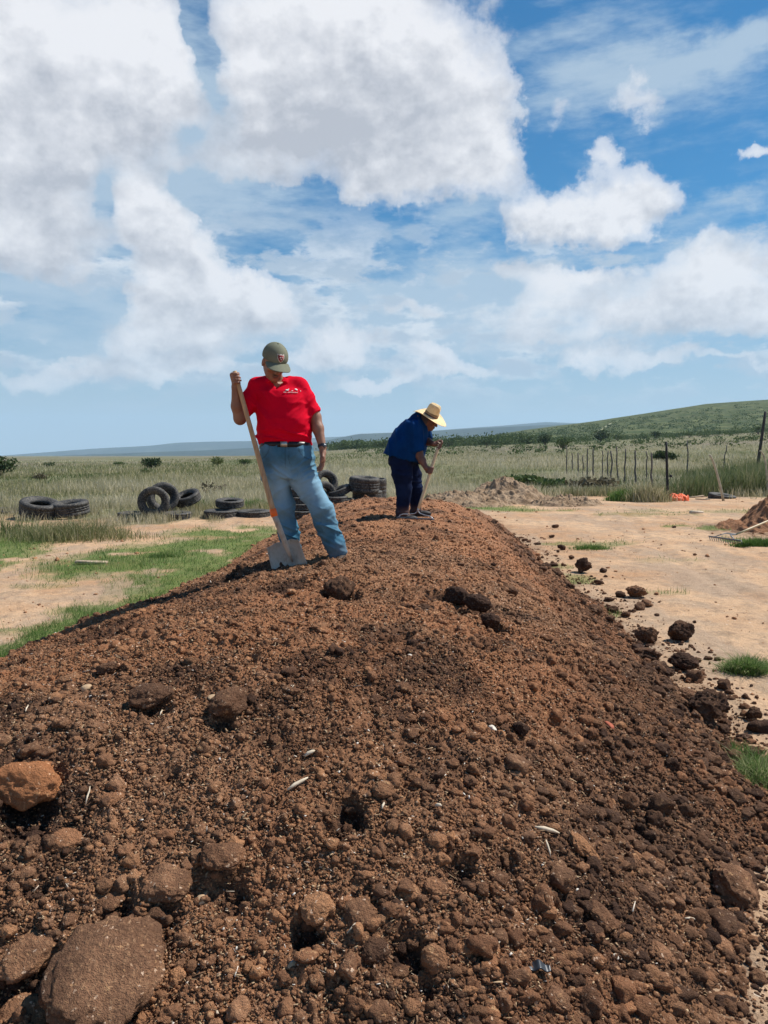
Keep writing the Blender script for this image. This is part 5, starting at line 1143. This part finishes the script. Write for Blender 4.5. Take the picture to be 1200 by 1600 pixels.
# ---------------- the man in red ----------------
M_SK1 = skin_mat('skin_tan', (.24, .115, .075), (.32, .165, .105))
M_RED = cloth_mat('red_jersey', (.64, .002, .022), .06); M_JEAN = cloth_mat('denim_light', (.045, .145, .225), .25, .85, 350, (.30, .47, .58)); M_BELT = plain('belt_leather', (.012,.012,.014), .4, .4)
M_CAP = cloth_mat('khaki_cap', (.17, .175, .125), .15, .9, 400); M_SHOE = plain('dusty_boot', (.07,.05,.038), .8)
Y1 = 6.0; A1 = lambda x, y, dy=0.: atY(x, y, Y1 + dy)
def man_red():
    feet = A1(498, 868); e = empty('person', tuple(feet), 'man in red polo, jeans and olive cap standing on the pile and holding a shovel', 'person'); O = feet
    # head
    th = math.radians(33); yaw = math.radians(27); R = (Matrix.Rotation(yaw, 3, 'Z') @ Matrix.Rotation(math.radians(3), 3, 'Y') @ Matrix.Rotation(th, 3, 'X')); Rn = np.array(R)
    HC = A1(428.5, 567, -.07); hs = 1.08
    HL = lambda P: (P - HC.astype(np.float32)) @ Rn.astype(np.float32) / hs
    W2 = lambda l: HC + Rn @ (np.asarray(l, float)*hs)
    neck = A1(434, 604, .05); shL, shR = A1(401, 605, .03), A1(468, 604, .03)
    elL, wrL = A1(375, 654, -.05), A1(366.5, 610, -.20); elR, wrR = A1(492.5, 652, .02), A1(504, 699, -.06)
    c = A1(0, 0)*0 + np.array(SH_T + (SH_C - SH_T)*.055); ax = unit(SH_T - SH_C)
    fg, palm = grip(c, ax, (-.82, .57, 0), (-.45, -.9, .1), .0165, 1.12)
    wristL = c - ax*.062 + np.array([-.030, .022, 0])
    # relaxed hand
    hb = A1(504.5, 705, -.06); hd = unit(A1(503.5, 738, -.08) - hb); hx = unit(np.array([.35, -.94, 0])); hx = hx - hd*hx.dot(hd); hx = unit(hx); hp = np.cross(hd, hx); hp = hp if hp[0] < 0 else -hp   # palm faces the thigh
    fr = []; L_ = [.072, .080, .076, .062]
    for i in range(4):
        k0 = hb + hd*.080 + hx*(.033 - .0205*i); l = L_[i]; cu = .20 + .07*i
        a1 = unit(hd*math.cos(cu*.6) + hp*math.sin(cu*.6)); a2 = unit(hd*math.cos(cu*1.6) + hp*math.sin(cu*1.6)); a3 = unit(hd*math.cos(cu*2.5) + hp*math.sin(cu*2.5))
        fr.append(([k0 - hd*.012, k0 + a1*l*.45, k0 + a1*l*.45 + a2*l*.33, k0 + a1*l*.45 + a2*l*.33 + a3*l*.26], [.0110, .0102, .0094, .0084]))
    fr.append(([hb + hd*.018 + hx*.022 + hp*.006, hb + hd*.052 + hx*.046 + hp*.012, hb + hd*.088 + hx*.046 + hp*.024], [.0165, .0130, .0100]))
    palm2 = [(hb + hd*.078 + hx*(.031 - .0205*i), hb + hd*.012 + hx*(.020 - .013*i)) for i in range(4)]
    hipc = A1(449, 712, .02)
    jL = [A1(430, 722), A1(432, 748), A1(444, 792, .03), A1(449, 825, .05), A1(457, 872, .07)]; jR = [A1(466, 722), A1(474, 750), A1(503, 797, -.05), A1(513, 825, -.02), A1(528, 866, .0)]
    def body(P):
        d = head_field(HL(P), 1.)*hs
        d = smn(d, cone(P, W2((0, .03, -.05)), neck + np.array([0, .02, -.03]), .060, .068), .03)
        d = smn(d, loft(P, A1(445, 690, .02), (0, 0, 1), (1, 0, 0), [(-.02, 0, 0, .165, .12), (.2, -.01, 0, .17, .13), (.36, -.02, 0, .17, .10), (.44, -.03, 0, .09, .07)]), .04)
        for s_, e_, w_ in ((shL, elL, wrL), (shR, elR, wrR)):
            d = smn(d, cone(P, s_, e_, .055, .046), .03)
        d = smn(d, chain(P, [elL, elL*.6 + wristL*.4 + (-.006, 0, 0), wristL], [.047, .047, .029], .02), .02)
        d = smn(d, chain(P, [elR, elR*.62 + wrR*.38, wrR], [.045, .044, .028], .02), .02)
        d = smn(d, hand_field(P, fg, palm, wristL, 1.08, .029), .012); d = smn(d, hand_field(P, fr, palm2, wrR, 1.06, .028), .012)
        d = smn(d, chain(P, jL, [.08, .075, .055, .055, .045], .03), .04); d = smn(d, chain(P, jR, [.08, .075, .055, .055, .045], .03), .04)
        d = smn(d, ell(P, hipc, (.15, .11, .10)), .04)
        return d
    def at(v):
        l = HL(v); mo = np.exp(-(((l[:, 0])/.030)**4 + ((l[:, 1]+.098)/.022)**4 + ((l[:, 2]+.049)/.009)**4))
        hair = np.maximum(mo*.7, ((l[:, 1] > .018) & (l[:, 2] > -.05) & (length(l) < .2))*.75); return {'hair': hair, 'lip': np.exp(-((l[:, 0]/.024)**4 + ((l[:, 1]+.098)/.02)**4 + ((l[:, 2]+.064)/.008)**4))}
    lo = np.array([min(wristL[0], elL[0])-.12, Y1-.42, jL[-1][2]-.03]); hi = np.array([hb[0]+.10, Y1+.35, HC[2]+.16])
    bo = body_obj('body', body, lo, hi, .0055, M_SK1, e, O, 1, at)
    # shirt
    st = A1(445.5, 693, .02); z = lambda py: A1(445, py)[2] - st[2]; px = lambda dx: dx*Y1/F
    rows = [(z(695), 0, .0, px(40), .155), (z(688), 0, .0, px(41), .165), (z(672), px(-.5), .012, px(43), .176), (z(655), px(-1.5), .012, px(42.5), .176), (z(640), px(-3), .0, px(42), .170), (z(622), px(-5), -.005, px(41.5), .158), (z(612), px(-7), -.008, px(41), .142), (z(603), px(-8), -.012, px(36), .105), (z(596), px(-10), -.015, px(25), .085), (z(590), px(-11), -.01, px(16), .068)]
    rows = [(t, a, -b, w, dd) for t, a, b, w, dd in rows]     # depth axis of the loft points to -y for (z, x)
    dp = np.cross([0, 0, 1], [1, 0, 0])                        # = +y
    rows = [(t, a, b, w, dd) for t, a, b, w, dd in rows]
    nk = A1(433.5, 600, .0)
    def folds(P):
        a = fbm(P[:, 0]*.8, P[:, 1]*.8, P[:, 2]*1.5, sc=5, oct=3, seed=3)*.020
        # diagonal folds from the armpits and soft roll above the belt
        u = P[:, 0] - st[0]; w = P[:, 2] - st[2]
        a = a - crease(P[:, 0]*.5 + w*.8, P[:, 1], w - np.abs(u)*1.2, 9, 12)*.018*sstep(np.abs(u), .0, .12)*np.exp(-((w-.28)/.16)**2)
        a = a - crease(P[:, 0], P[:, 1], w*2.2 + u*.3, 8, 14)*.019*np.exp(-((w-.05)/.07)**2); return a
    def shirt(P):
        d = loft(P, st, (0, 0, 1), (1, 0, 0), rows, pw=2.0)
        d = smn(d, cone(P, shL + (.03, 0, .008), shR + (-.03, 0, .008), .060, .060), .05)
        for q_ in (shL, shR): d = smn(d, cone(P, q_ + (0, 0, .015), neck + (0, .02, .0), .055, .070), .04)
        for s_, e_, q in ((shL, elL, .80), (shR, elR, .86)):
            en = s_ + (e_-s_)*q; sd = cone(P, s_ + (e_-s_)*.02, en, .063, .071); ax_ = unit(e_-s_); sd = smx(sd, (P - en.astype(np.float32)) @ ax_.astype(np.float32) - .012, .006)
            d = smn(d, sd, .028)
        d = d + folds(P)
        # collar
        q = (P - nk.astype(np.float32)); qx, qy, qz = q[:, 0], q[:, 1] - .012, q[:, 2] + .30*q[:, 1] - .006
        rr = np.sqrt((qx/1.0)**2 + (qy/.92)**2); col = np.maximum(np.abs(rr - (.098 - .35*(qz))) - .006, np.abs(qz - .004) - .022)
        gap = (qy < 0) & (np.abs(qx - .008) < .020 + .3*np.maximum(qz, 0)); col = np.where(gap, .03, col); d = smn(d, col, .006)
        hole = np.maximum(np.sqrt(qx**2 + (qy/.92)**2) - .078, -qz - .05); d = smx(d, -hole, .008)
        # open V below the collar
        vv = np.maximum(np.abs(qx - .006) - (.030 + .42*(qz + .02)), np.maximum(qy + .0, -.105 - qz)); vv = np.maximum(vv, np.abs(qy + .13) - .09)
        d = smx(d, -(np.maximum(vv, -(d + .010))), .003); return d
    sh = body_obj('shirt', shirt, [elL[0]-.09, Y1-.36, st[2]-.03], [elR[0]+.10, Y1+.33, neck[2]+.10], .0065, M_RED, e, O, 1)
    # belt and jeans
    bz = A1(445, 695)[2]; bc = A1(446.5, 697, .02)
    mb = MB(); ring = []
    n = 72
    for zz, off_ in ((-.021, 0), (-.021, .008), (.021, .008), (.021, 0)):
        for i in range(n):
            t = 2*math.pi*i/n; sg = lambda w: math.copysign(abs(w)**(2/2.3), w); ring.append((sg(math.cos(t))*(.196+off_), sg(math.sin(t))*(.158+off_), zz + .012*math.sin(t)*-1))
    f = [(a*n+i, a*n+(i+1) % n, ((a+1) % 4)*n+(i+1) % n, ((a+1) % 4)*n+i) for a in range(4) for i in range(n)]
    mb.add(np.array(ring) + bc - O, f); belt = mb.build('belt', M_BELT, e, True)
    mb = MB(); mb.box(bc - O + (.008, -.170, .012), (.050, .010, .040)); mb.build('buckle', plain('buckle_metal', (.5,.48,.42), .35, .5, .9), belt)
    def jeans(P):
        d = loft(P, A1(447, 740, .02), (0, 0, 1), (1, 0, 0), [(z(740)-z(740)-.03, px(-3), 0, px(40), .130), (.06, px(-2), 0, px(43), .150), (.14, 0, 0, px(42.5), .158), (.20, 0, 0, px(41), .158), (A1(446, 694)[2]-A1(447, 740)[2], 0, 0, px(39.5), .155)])
        l = chain(P, jL, [.106, .098, .080, .075, .074], .045); r = chain(P, jR, [.108, .102, .082, .077, .071], .045)
        # cut hems
        for q in (0,):
            l = smx(l, (P - jL[-1].astype(np.float32)) @ unit(jL[-1]-jL[-2]).astype(np.float32) - .015, .006); r = smx(r, (P - jR[-1].astype(np.float32)) @ unit(jR[-1]-jR[-2]).astype(np.float32) - .02, .006)
        lg = smn(l, r, .012); d = smn(d, lg, .03)
        w = P[:, 2] - A1(447, 740)[2]; u = P[:, 0] - A1(457, 740)[0]
        a = fbm(P[:, 0], P[:, 1], P[:, 2], sc=7, oct=3, seed=13)*.016
        a = a - crease(P[:, 0], P[:, 1], (w - abs(u)*.6)*2.2, 9, 8)*.014*np.exp(-((w-.04)/.12)**2)
        kn = P[:, 2] - A1(447, 800)[2]; a = a - crease(P[:, 0], P[:, 1], (kn + u*.45)*2.0, 9, 9)*.020*np.exp(-((kn+.14)/.16)**2) - crease(P[:, 0], P[:, 1], kn*1.6 - u, 7, 29)*.008
        a = a + .004*np.exp(-((u - .0)/.006)**2)*(w > 0) ; return d + a
    def seam(v):
        x = v[:, 0] - A1(447, 700)[0]; zz = v[:, 2] - A1(447, 697)[2]; fr_ = v[:, 1] < Y1; s_ = np.zeros(len(v))
        s_ = np.maximum(s_, (np.abs(x - .012) < .0045) & (zz > -.17) & fr_); s_ = np.maximum(s_, (np.abs(x - .040 - .12*np.clip(-zz-.11, 0, 1)) < .003) & (zz > -.14) & fr_)
        for c_ in (-1, 1): s_ = np.maximum(s_, (np.abs(np.hypot((c_*x - .215)/1.0, zz + .0) - .105) < .0045) & fr_ & (zz > -.12))
        return s_*.75
    def jf(v):
        u = np.abs(v[:, 0] - A1(457, 740)[0]); k = fbm(v[:, 0], v[:, 1], v[:, 2], sc=5, oct=3, seed=19)*2
        th_ = np.exp(-((v[:, 2]-A1(0, 765)[2])/.20)**2)*sstep(-(v[:, 1]-Y1), -.02, .09); return {'seam': seam(v), 'fade': np.clip(.12 + th_*.8 + k*.45, 0, .95), 'dust': np.clip((1-sstep(v[:, 2]-A1(0, 868)[2], 0, .16))*(.6 + k), 0, .8)}
    body_obj('jeans', jeans, [A1(400, 0)[0], Y1-.30, A1(0, 880)[2]-.04], [A1(552, 0)[0], Y1+.30, A1(0, 690)[2]+.02], .0065, M_JEAN, e, O, 1, jf)
    for c_, nm in ((jL[-1] + (.02, -.03, -.045), 0), (jR[-1] + (.02, -.03, -.05), 1)):
        def shoe(P, c_=c_): return smx(un([ell(P, c_ + (0, .03, .02), (.050, .075, .060)), ell(P, c_ + (.005, -.08, -.005), (.050, .10, .042))], .04), -(P[:, 2] - c_[2] + .035), .006)
        body_obj('shoe', shoe, c_ + (-.09, -.22, -.07), c_ + (.09, .14, .10), .008, M_SHOE, e, O, 1)
    # cap
    def cap(P):
        l = HL(P); d = ell(l, (0, .010, .045), (.090, .114, .098)); d = smx(d, -(l[:, 2] - .030 + .10*(l[:, 1])), .006); ins = ell(l, (0, .010, .042), (.084, .108, .092)); d = smx(d, -ins, .003)
        th_ = np.arctan2(l[:, 0], -l[:, 1]); seam = np.abs((th_/(math.pi/3) % 1) - .5); d = d + .0012*np.exp(-((seam-.5)/.02)**2)
        return d*hs
    def brim(P):
        l = HL(P); x, y, zz = l[:, 0], l[:, 1], l[:, 2]; surf = .044 - 3.6*x*x + .12*(y+.10) ; ou = np.sqrt((x/.088)**2 + ((y+.085)/.120)**2) - 1; d = np.maximum(np.abs(zz-surf) - .0035, ou*.08); d = np.maximum(d, y + .080 - 4.5*x*x); return d*hs*.8
    cp = body_obj('cap', cap, HC-.22, HC+.22, .0045, M_CAP, e, O, 1)
    body_obj('brim', brim, HC-(.2, .32, .24), HC+(.2, .1, .2), .0038, M_CAP, cp, O, 1)
    mb = MB(); btn = W2((0, .010, .143)); mb.tube([btn - O - Rn[:, 2]*.004, btn - O + Rn[:, 2]*.004], [.009, .006], 10); mb.build('button', M_CAP, cp)
    bm_ = BVHTree.FromObject(cp, bpy.context.evaluated_depsgraph_get())
    def patch(poly, name, mat, par, lift, bv, org, dirn, cen, ux, uz, thick=.0012):
        vs = []
        for a, b in poly:
            q = cen + ux*a + uz*b - dirn*.25; h = bv.ray_cast(Vector(q - org), Vector(dirn))
            vs.append(np.array(h[0]) - dirn*lift if h[0] is not None else (cen + ux*a + uz*b) - org)
        c0 = np.mean(vs, axis=0); n_ = len(vs); v_ = [c0 - dirn*thick] + [v__ - dirn*thick for v__ in vs] + list(vs); f3 = [(0, 1+i, 1+(i+1) % n_) for i in range(n_)]; f4 = [(1+i, 1+n_+i, 1+n_+(i+1) % n_, 1+(i+1) % n_) for i in range(n_)]
        m_ = MB(); m_.add(v_, f3 + f4); return m_.build(name, mat, par)
    fd = unit(Rn @ np.array([-.12, 1, -.30])); fx = unit(Rn[:, 0]); fz = np.cross(fx, fd); fz = fz if fz[2] > 0 else -fz; ce = W2((.006, -.100, .085))
    sh_poly = lambda s: [(-.024*s, .026*s), (-.010*s, .022*s), (0, .027*s), (.010*s, .022*s), (.024*s, .026*s), (.024*s, -.002*s), (.014*s, -.020*s), (0, -.031*s), (-.014*s, -.020*s), (-.024*s, -.002*s)]
    M_W = plain('white_thread', (.62,.55,.52), .8); M_R2 = plain('red_thread', (.30,.03,.04), .8)
    em = patch(sh_poly(1.12), 'emblem', M_W, cp, .001, bm_, O, fd, ce, fx, fz); patch(sh_poly(.86), 'shield', M_R2, em, .0030, bm_, O, fd, ce, fx, fz)
    for a, b, w, h in ((-.007, .004, .005, .004), (.007, .006, .004, .005), (0, -.010, .006, .003)): patch([(a-w, b-h), (a+w, b-h), (a+w, b+h), (a-w, b+h)], 'stitching', M_W, em, .0050, bm_, O, fd, ce, fx, fz)
    # chest embroidery: a short mark above a line of tiny letters
    bs = BVHTree.FromObject(sh, bpy.context.evaluated_depsgraph_get()); M_WT = plain('white_embroidery', (.80,.76,.76), .7); X, Z, D_ = np.array([1., 0, 0]), np.array([0, 0, 1.]), np.array([0, 1., 0])
    r_ = np.random.default_rng(4); M_ = []
    def mark(x0, x1, y0, y1): M_.append((x0, x1, y0, y1))
    for x0, x1, y0, y1 in ((448.5, 453.5, 610, 612.2), (452, 454, 609, 610.5), (457.5, 460, 611.6, 612.5), (462, 465, 608.4, 610.2), (464, 466.5, 609.6, 611.2), (470.3, 471.6, 611.4, 612.6)): mark(x0, x1, y0, y1)
    x = 446.5
    while x < 467: w = r_.uniform(.5, 1.0); mark(x, x+w*.55, 614.0 + r_.uniform(-.2, .3), 615.6 + r_.uniform(-.3, .2)); x += w + .25 + (2.0 if 449 < x < 450 else 0)
    lg = None
    for x0, x1, y0, y1 in M_:
        p0, p1 = A1(x0, y1), A1(x1, y0); cc = (p0+p1)/2; w, h = (p1[0]-p0[0])/2, (p1[2]-p0[2])/2
        o = patch([(-w, -h), (w, -h), (w*.9, h), (-w*.8, h)], 'embroidery' if lg is None else 'letter', M_WT, sh if lg is None else lg, .0035, bs, O, D_, cc, X, Z, .002)
        if lg is None: lg = o
    # wrist watch
    wa = unit(wrR - elR); wc = wrR - wa*.012 - O; mb = MB(); mb.tube([wc - wa*.011, wc + wa*.011], [.0335, .0335], 20, False); mb.tube([wc + wa*.011, wc - wa*.011], [.0300, .0300], 20, False); wt = mb.build('watch', plain('watch_strap', (.02,.02,.025), .4, .5), e)
    mb = MB(); dd = unit(np.array([.6, -.8, 0])); mb.tube([wc + dd*.030, wc + dd*.038], [.016, .014], 18); mb.build('watch_face', plain('watch_glass', (.12,.13,.15), .2, .6, .4), wt)
man_red()

# ---------------- the man in blue ----------------
M_SK2 = skin_mat('skin_brown', (.125, .058, .040), (.185, .090, .062)); M_BLU = cloth_mat('blue_jersey', (.002, .033, .125), .2); M_NAVY = cloth_mat('navy_trousers', (.006, .011, .036), .2, .9, 350, (.012, .024, .065))
Y2 = 9.8; A2 = lambda x, y, dy=0.: atY(x, y, Y2 + dy); zp = lambda a, b: (580 + a*.15, 600 + b*.15)
def man_blue():
    feet = A2(636, 808); e = empty('person', tuple(feet), 'man in blue shirt, navy trousers and wide straw hat bending over a rake', 'person'); O = feet; k = Y2/F
    hn = unit(np.array([math.sin(math.radians(24)), -math.sin(math.radians(19)), math.cos(math.radians(27))]))        # hat and head axis
    HC = A2(671.5, 656.5, -.02); fw = unit(np.array([1, -.25, -.55])); fw = unit(fw - hn*fw.dot(hn)); sx_ = np.cross(-fw, hn)*-1; Rn = np.stack([np.cross(hn, -fw)*-1, -fw, hn], 1)
    Rn = np.stack([unit(np.cross(-fw, hn)), -fw, hn], 1)
    HL = lambda P: (P - HC.astype(np.float32)) @ Rn.astype(np.float32) / 1.04
    W2 = lambda l: HC + Rn @ (np.asarray(l, float)*1.04)
    hip = A2(628, 716, .02); sho = A2(655, 662, .02); axv = unit(sho-hip); fr_ = unit(np.array([axv[2], 0, -axv[0]]))
    shN, shF = A2(649, 669, -.16), A2(660, 668, .20); elN, wrN = A2(655.5, 712, -.17), A2(671.5, 730, -.12); elF, wrF = A2(664, 688, .10), A2(680, 697.5, .0)
    cN = np.array(R_T + (R_B-R_T)*((735-692)/(798-692))); cF = np.array(R_T + (R_B-R_T)*.035); ax = unit(R_T - R_B)
    f1, p1 = grip(cN, ax, (-.75, -.65, 0), (.35, -.9, 0), .0165, 1.12); f2, p2 = grip(cF, ax, (.35, .6, .75), (.95, -.2, .1), .0165, 1.1)
    wN = cN + np.array([-.062, -.01, .030]); wF = cF + np.array([-.062, .03, .015])
    jN = [A2(626, 722, -.08), A2(629, 742, -.09), A2(631, 765, -.09), A2(628, 806, -.07)]; jF = [A2(637, 722, .10), A2(645, 742, .12), A2(650, 765, .13), A2(649.5, 800, .17)]
    def body(P):
        d = head_field(HL(P))*1.04
        d = smn(d, cone(P, W2((0, .03, -.05)), sho + (-.01, 0, .02), .058, .070), .03)
        d = smn(d, cone(P, hip, sho, .16, .13), .05)
        for s_, e_, w_ in ((shN, elN, wN), (shF, elF, wF)): d = smn(d, chain(P, [s_, e_, e_*.6+w_*.4, w_], [.060, .050, .047, .030], .02), .03)
        d = smn(d, hand_field(P, f1, p1, wN, 1.08, .029), .012); d = smn(d, hand_field(P, f2, p2, wF, 1.08, .029), .012)
        d = smn(d, chain(P, jN, [.08, .07, .055, .045], .03), .04); d = smn(d, chain(P, jF, [.08, .07, .055, .045], .03), .04); return d
    def at(v):
        l = HL(v); hair = ((l[:, 1] > .0) & (l[:, 2] > -.06) & (length(l) < .16))*.85; mo = np.exp(-(((l[:, 0])/.032)**4 + ((l[:, 1]+.098)/.022)**4 + ((l[:, 2]+.049)/.010)**4)); return {'hair': np.maximum(hair, mo), 'lip': 0*hair}
    body_obj('body', body, [A2(600, 0)[0], Y2-.42, A2(0, 812)[2]], [A2(695, 0)[0], Y2+.42, A2(0, 625)[2]], .0065, M_SK2, e, O, 1, at)
    L = np.linalg.norm(sho-hip)
    def shirt(P):
        st = [(-.085, .0, 0, .238, .225), (-.03, -.003, 0, .243, .225), (.10, .0, 0, .245, .225), (.22, -.005, 0, .232, .228), (.34, -.015, .0, .205, .222), (.42, -.020, 0, .175, .205), (.50, -.010, 0, .125, .160), (.57, .012, 0, .080, .090)]
        d = loft(P, hip, axv, fr_, st); d = smn(d, cone(P, shN + (-.01, .05, .0), shF + (-.01, -.05, .0), .088, .088), .06); d = smx(d, A2(0, 716)[2] - P[:, 2] - .25*(P[:, 0] - hip[0]), .008)
        for s_, e_, q in ((shN, elN, .80), (shF, elF, .86)):
            en = s_ + (e_-s_)*q; a_ = unit(e_-s_).astype(np.float32); sd = cone(P, s_, en, .088, .086); sd = smx(sd, (P - en.astype(np.float32)) @ a_ - .012, .006); d = smn(d, sd, .022)
        q = P - hip.astype(np.float32); t = q @ axv.astype(np.float32); u = q @ fr_.astype(np.float32)
        d = smn(d, cone(P, sho + (-.015, 0, .03), W2((0, .035, -.035)), .095, .072), .04); col = np.abs(length(P - (sho + axv*.065).astype(np.float32)) - .085) - .010; col = np.maximum(col, np.abs((P - (sho + axv*.075).astype(np.float32)) @ axv.astype(np.float32)) - .022); d = smn(d, col, .01)
        a = fbm(P[:, 0], P[:, 1], P[:, 2], sc=5, oct=3, seed=23)*.022 - crease(P[:, 0]*.7, P[:, 1], u*1.4 + t*.8, 6, 41)*.020
        return d + a
    sh = body_obj('shirt', shirt, [A2(598, 0)[0], Y2-.42, hip[2]-.18], [A2(690, 0)[0], Y2+.46, sho[2]+.22], .008, M_BLU, e, O, 1)
    def jeans(P):
        d = ell(P, A2(627.5, 719, .02), (.170, .185, .13)); l = chain(P, jN, [.125, .118, .088, .078], .05); r = chain(P, jF, [.120, .105, .078, .066], .05)
        l = smx(l, -(P[:, 2] - jN[-1][2] - .0), .006); r = smx(r, -(P[:, 2] - jF[-1][2]), .006); d = smn(d, smn(l, r, .01), .04)
        w = P[:, 2] - jN[-1][2]; u = P[:, 0] - jN[-1][0]; return d + fbm(P[:, 0], P[:, 1], P[:, 2], sc=7, oct=3, seed=33)*.018 - crease(P[:, 0], P[:, 1], w*1.8, 7, 43)*.012
    body_obj('trousers', jeans, [A2(598, 0)[0], Y2-.35, jN[-1][2]-.03], [A2(668, 0)[0], Y2+.42, hip[2]+.16], .008, M_NAVY, e, O, 1, lambda v: {'fade': np.clip(fbm(v[:, 0], v[:, 1], v[:, 2], sc=4, oct=3, seed=3)*2 + .3, 0, 1), 'dust': np.clip(1-sstep(v[:, 2]-A2(0, 806)[2], 0, .16), 0, .5)})
    for c_ in (jN[-1] + (.02, -.01, -.03), jF[-1] + (.02, .0, -.02)):
        def shoe(P, c_=c_): return smx(un([ell(P, c_ + (-.03, 0, .02), (.075, .05, .065)), ell(P, c_ + (.085, 0, -.005), (.10, .05, .045))], .04), -(P[:, 2] - c_[2] + .04), .006)
        body_obj('shoe', shoe, c_ + (-.14, -.09, -.07), c_ + (.22, .09, .11), .009, plain('dark_boot', (.025,.022,.024), .6), e, O, 1)
    # straw hat
    m, n, b = newmat('straw', .8, .2); p = objco(n); w_ = n.nodes.new('ShaderNodeTexWave'); w_.inputs['Scale'].default_value = 60; w_.inputs['Distortion'].default_value = 2; w_.bands_direction = 'Z'; n.links.new(p, w_.inputs[0])
    c = nmix(n, nnoise(n, p, 30, 4, .6).smooth(.3, .7), (.74, .53, .27), (.88, .69, .41)); c = nmix(n, E(n, w_.outputs['Fac'])*.25, c, (.45, .28, .13)); n.links.new(c, b.inputs['Base Color'])
    hx, hy = Rn[:, 0], Rn[:, 1]; BC = A2(673, 650.5, -.02); nr, na = 26, 96; V_ = []
    for i in range(nr):
        s = i/(nr-1); r = .075 + s*.150
        for j in range(na):
            t = 2*math.pi*j/na; cx, cy = math.cos(t), math.sin(t); zz = .010 - .028*s*s*(1 if True else 0) + .05*s**3*(cx*cx) + .012*math.sin(3*t + .5)*s*s - .020*s*s*(cy*cy)
            V_.append(BC + hx*cx*r*.98 + hy*cy*r*1.02 + hn*zz - O)
    i = np.arange(nr-1)[:, None]*na + np.arange(na)[None]; j = np.arange(nr-1)[:, None]*na + (np.arange(na)[None]+1) % na
    hat = mk('hat', np.array(V_), np.stack([i, i+na, j+na, j], -1).reshape(-1, 4), m, e, True); so = hat.modifiers.new('t', 'SOLIDIFY'); so.thickness = .004; so.offset = 0
    prof = [(.082, .0), (.081, .03), (.080, .06), (.076, .10), (.072, .125), (.064, .142), (.050, .146), (.030, .140), (.0, .136)]; V_ = []
    for i_, (r, zz) in enumerate(prof):
        for j_ in range(na):
            t = 2*math.pi*j_/na; cx, cy = math.cos(t), math.sin(t); dn = -.030*math.exp(-(cx*r/.022)**2)*sstep(np.array(zz), .10, .14)*(1 if cy*r < .04 else .6); V_.append(BC + hx*cx*r*.92 + hy*cy*r*1.10 + hn*(zz*1.12 + dn + .004) - O)
    i = np.arange(len(prof)-1)[:, None]*na + np.arange(na)[None]; j = np.arange(len(prof)-1)[:, None]*na + (np.arange(na)[None]+1) % na
    mk('crown', np.array(V_), np.stack([i, j, j+na, i+na], -1).reshape(-1, 4), m, hat, True)
    mb = MB(); V_ = []; 
    for zz, rr in ((.010, .086), (.050, .0845), (.050, .080), (.010, .080)):
        for j_ in range(na): t = 2*math.pi*j_/na; V_.append(BC + hx*math.cos(t)*rr*.925 + hy*math.sin(t)*rr*1.10 + hn*(zz+.004) - O)
    f = [(a*na+i_, a*na+(i_+1) % na, ((a+1) % 4)*na+(i_+1) % na, ((a+1) % 4)*na+i_) for a in range(4) for i_ in range(na)]; mb.add(V_, f); mb.build('hat_band', plain('hat_band', (.30,.19,.10), .8), hat, True)
man_blue()
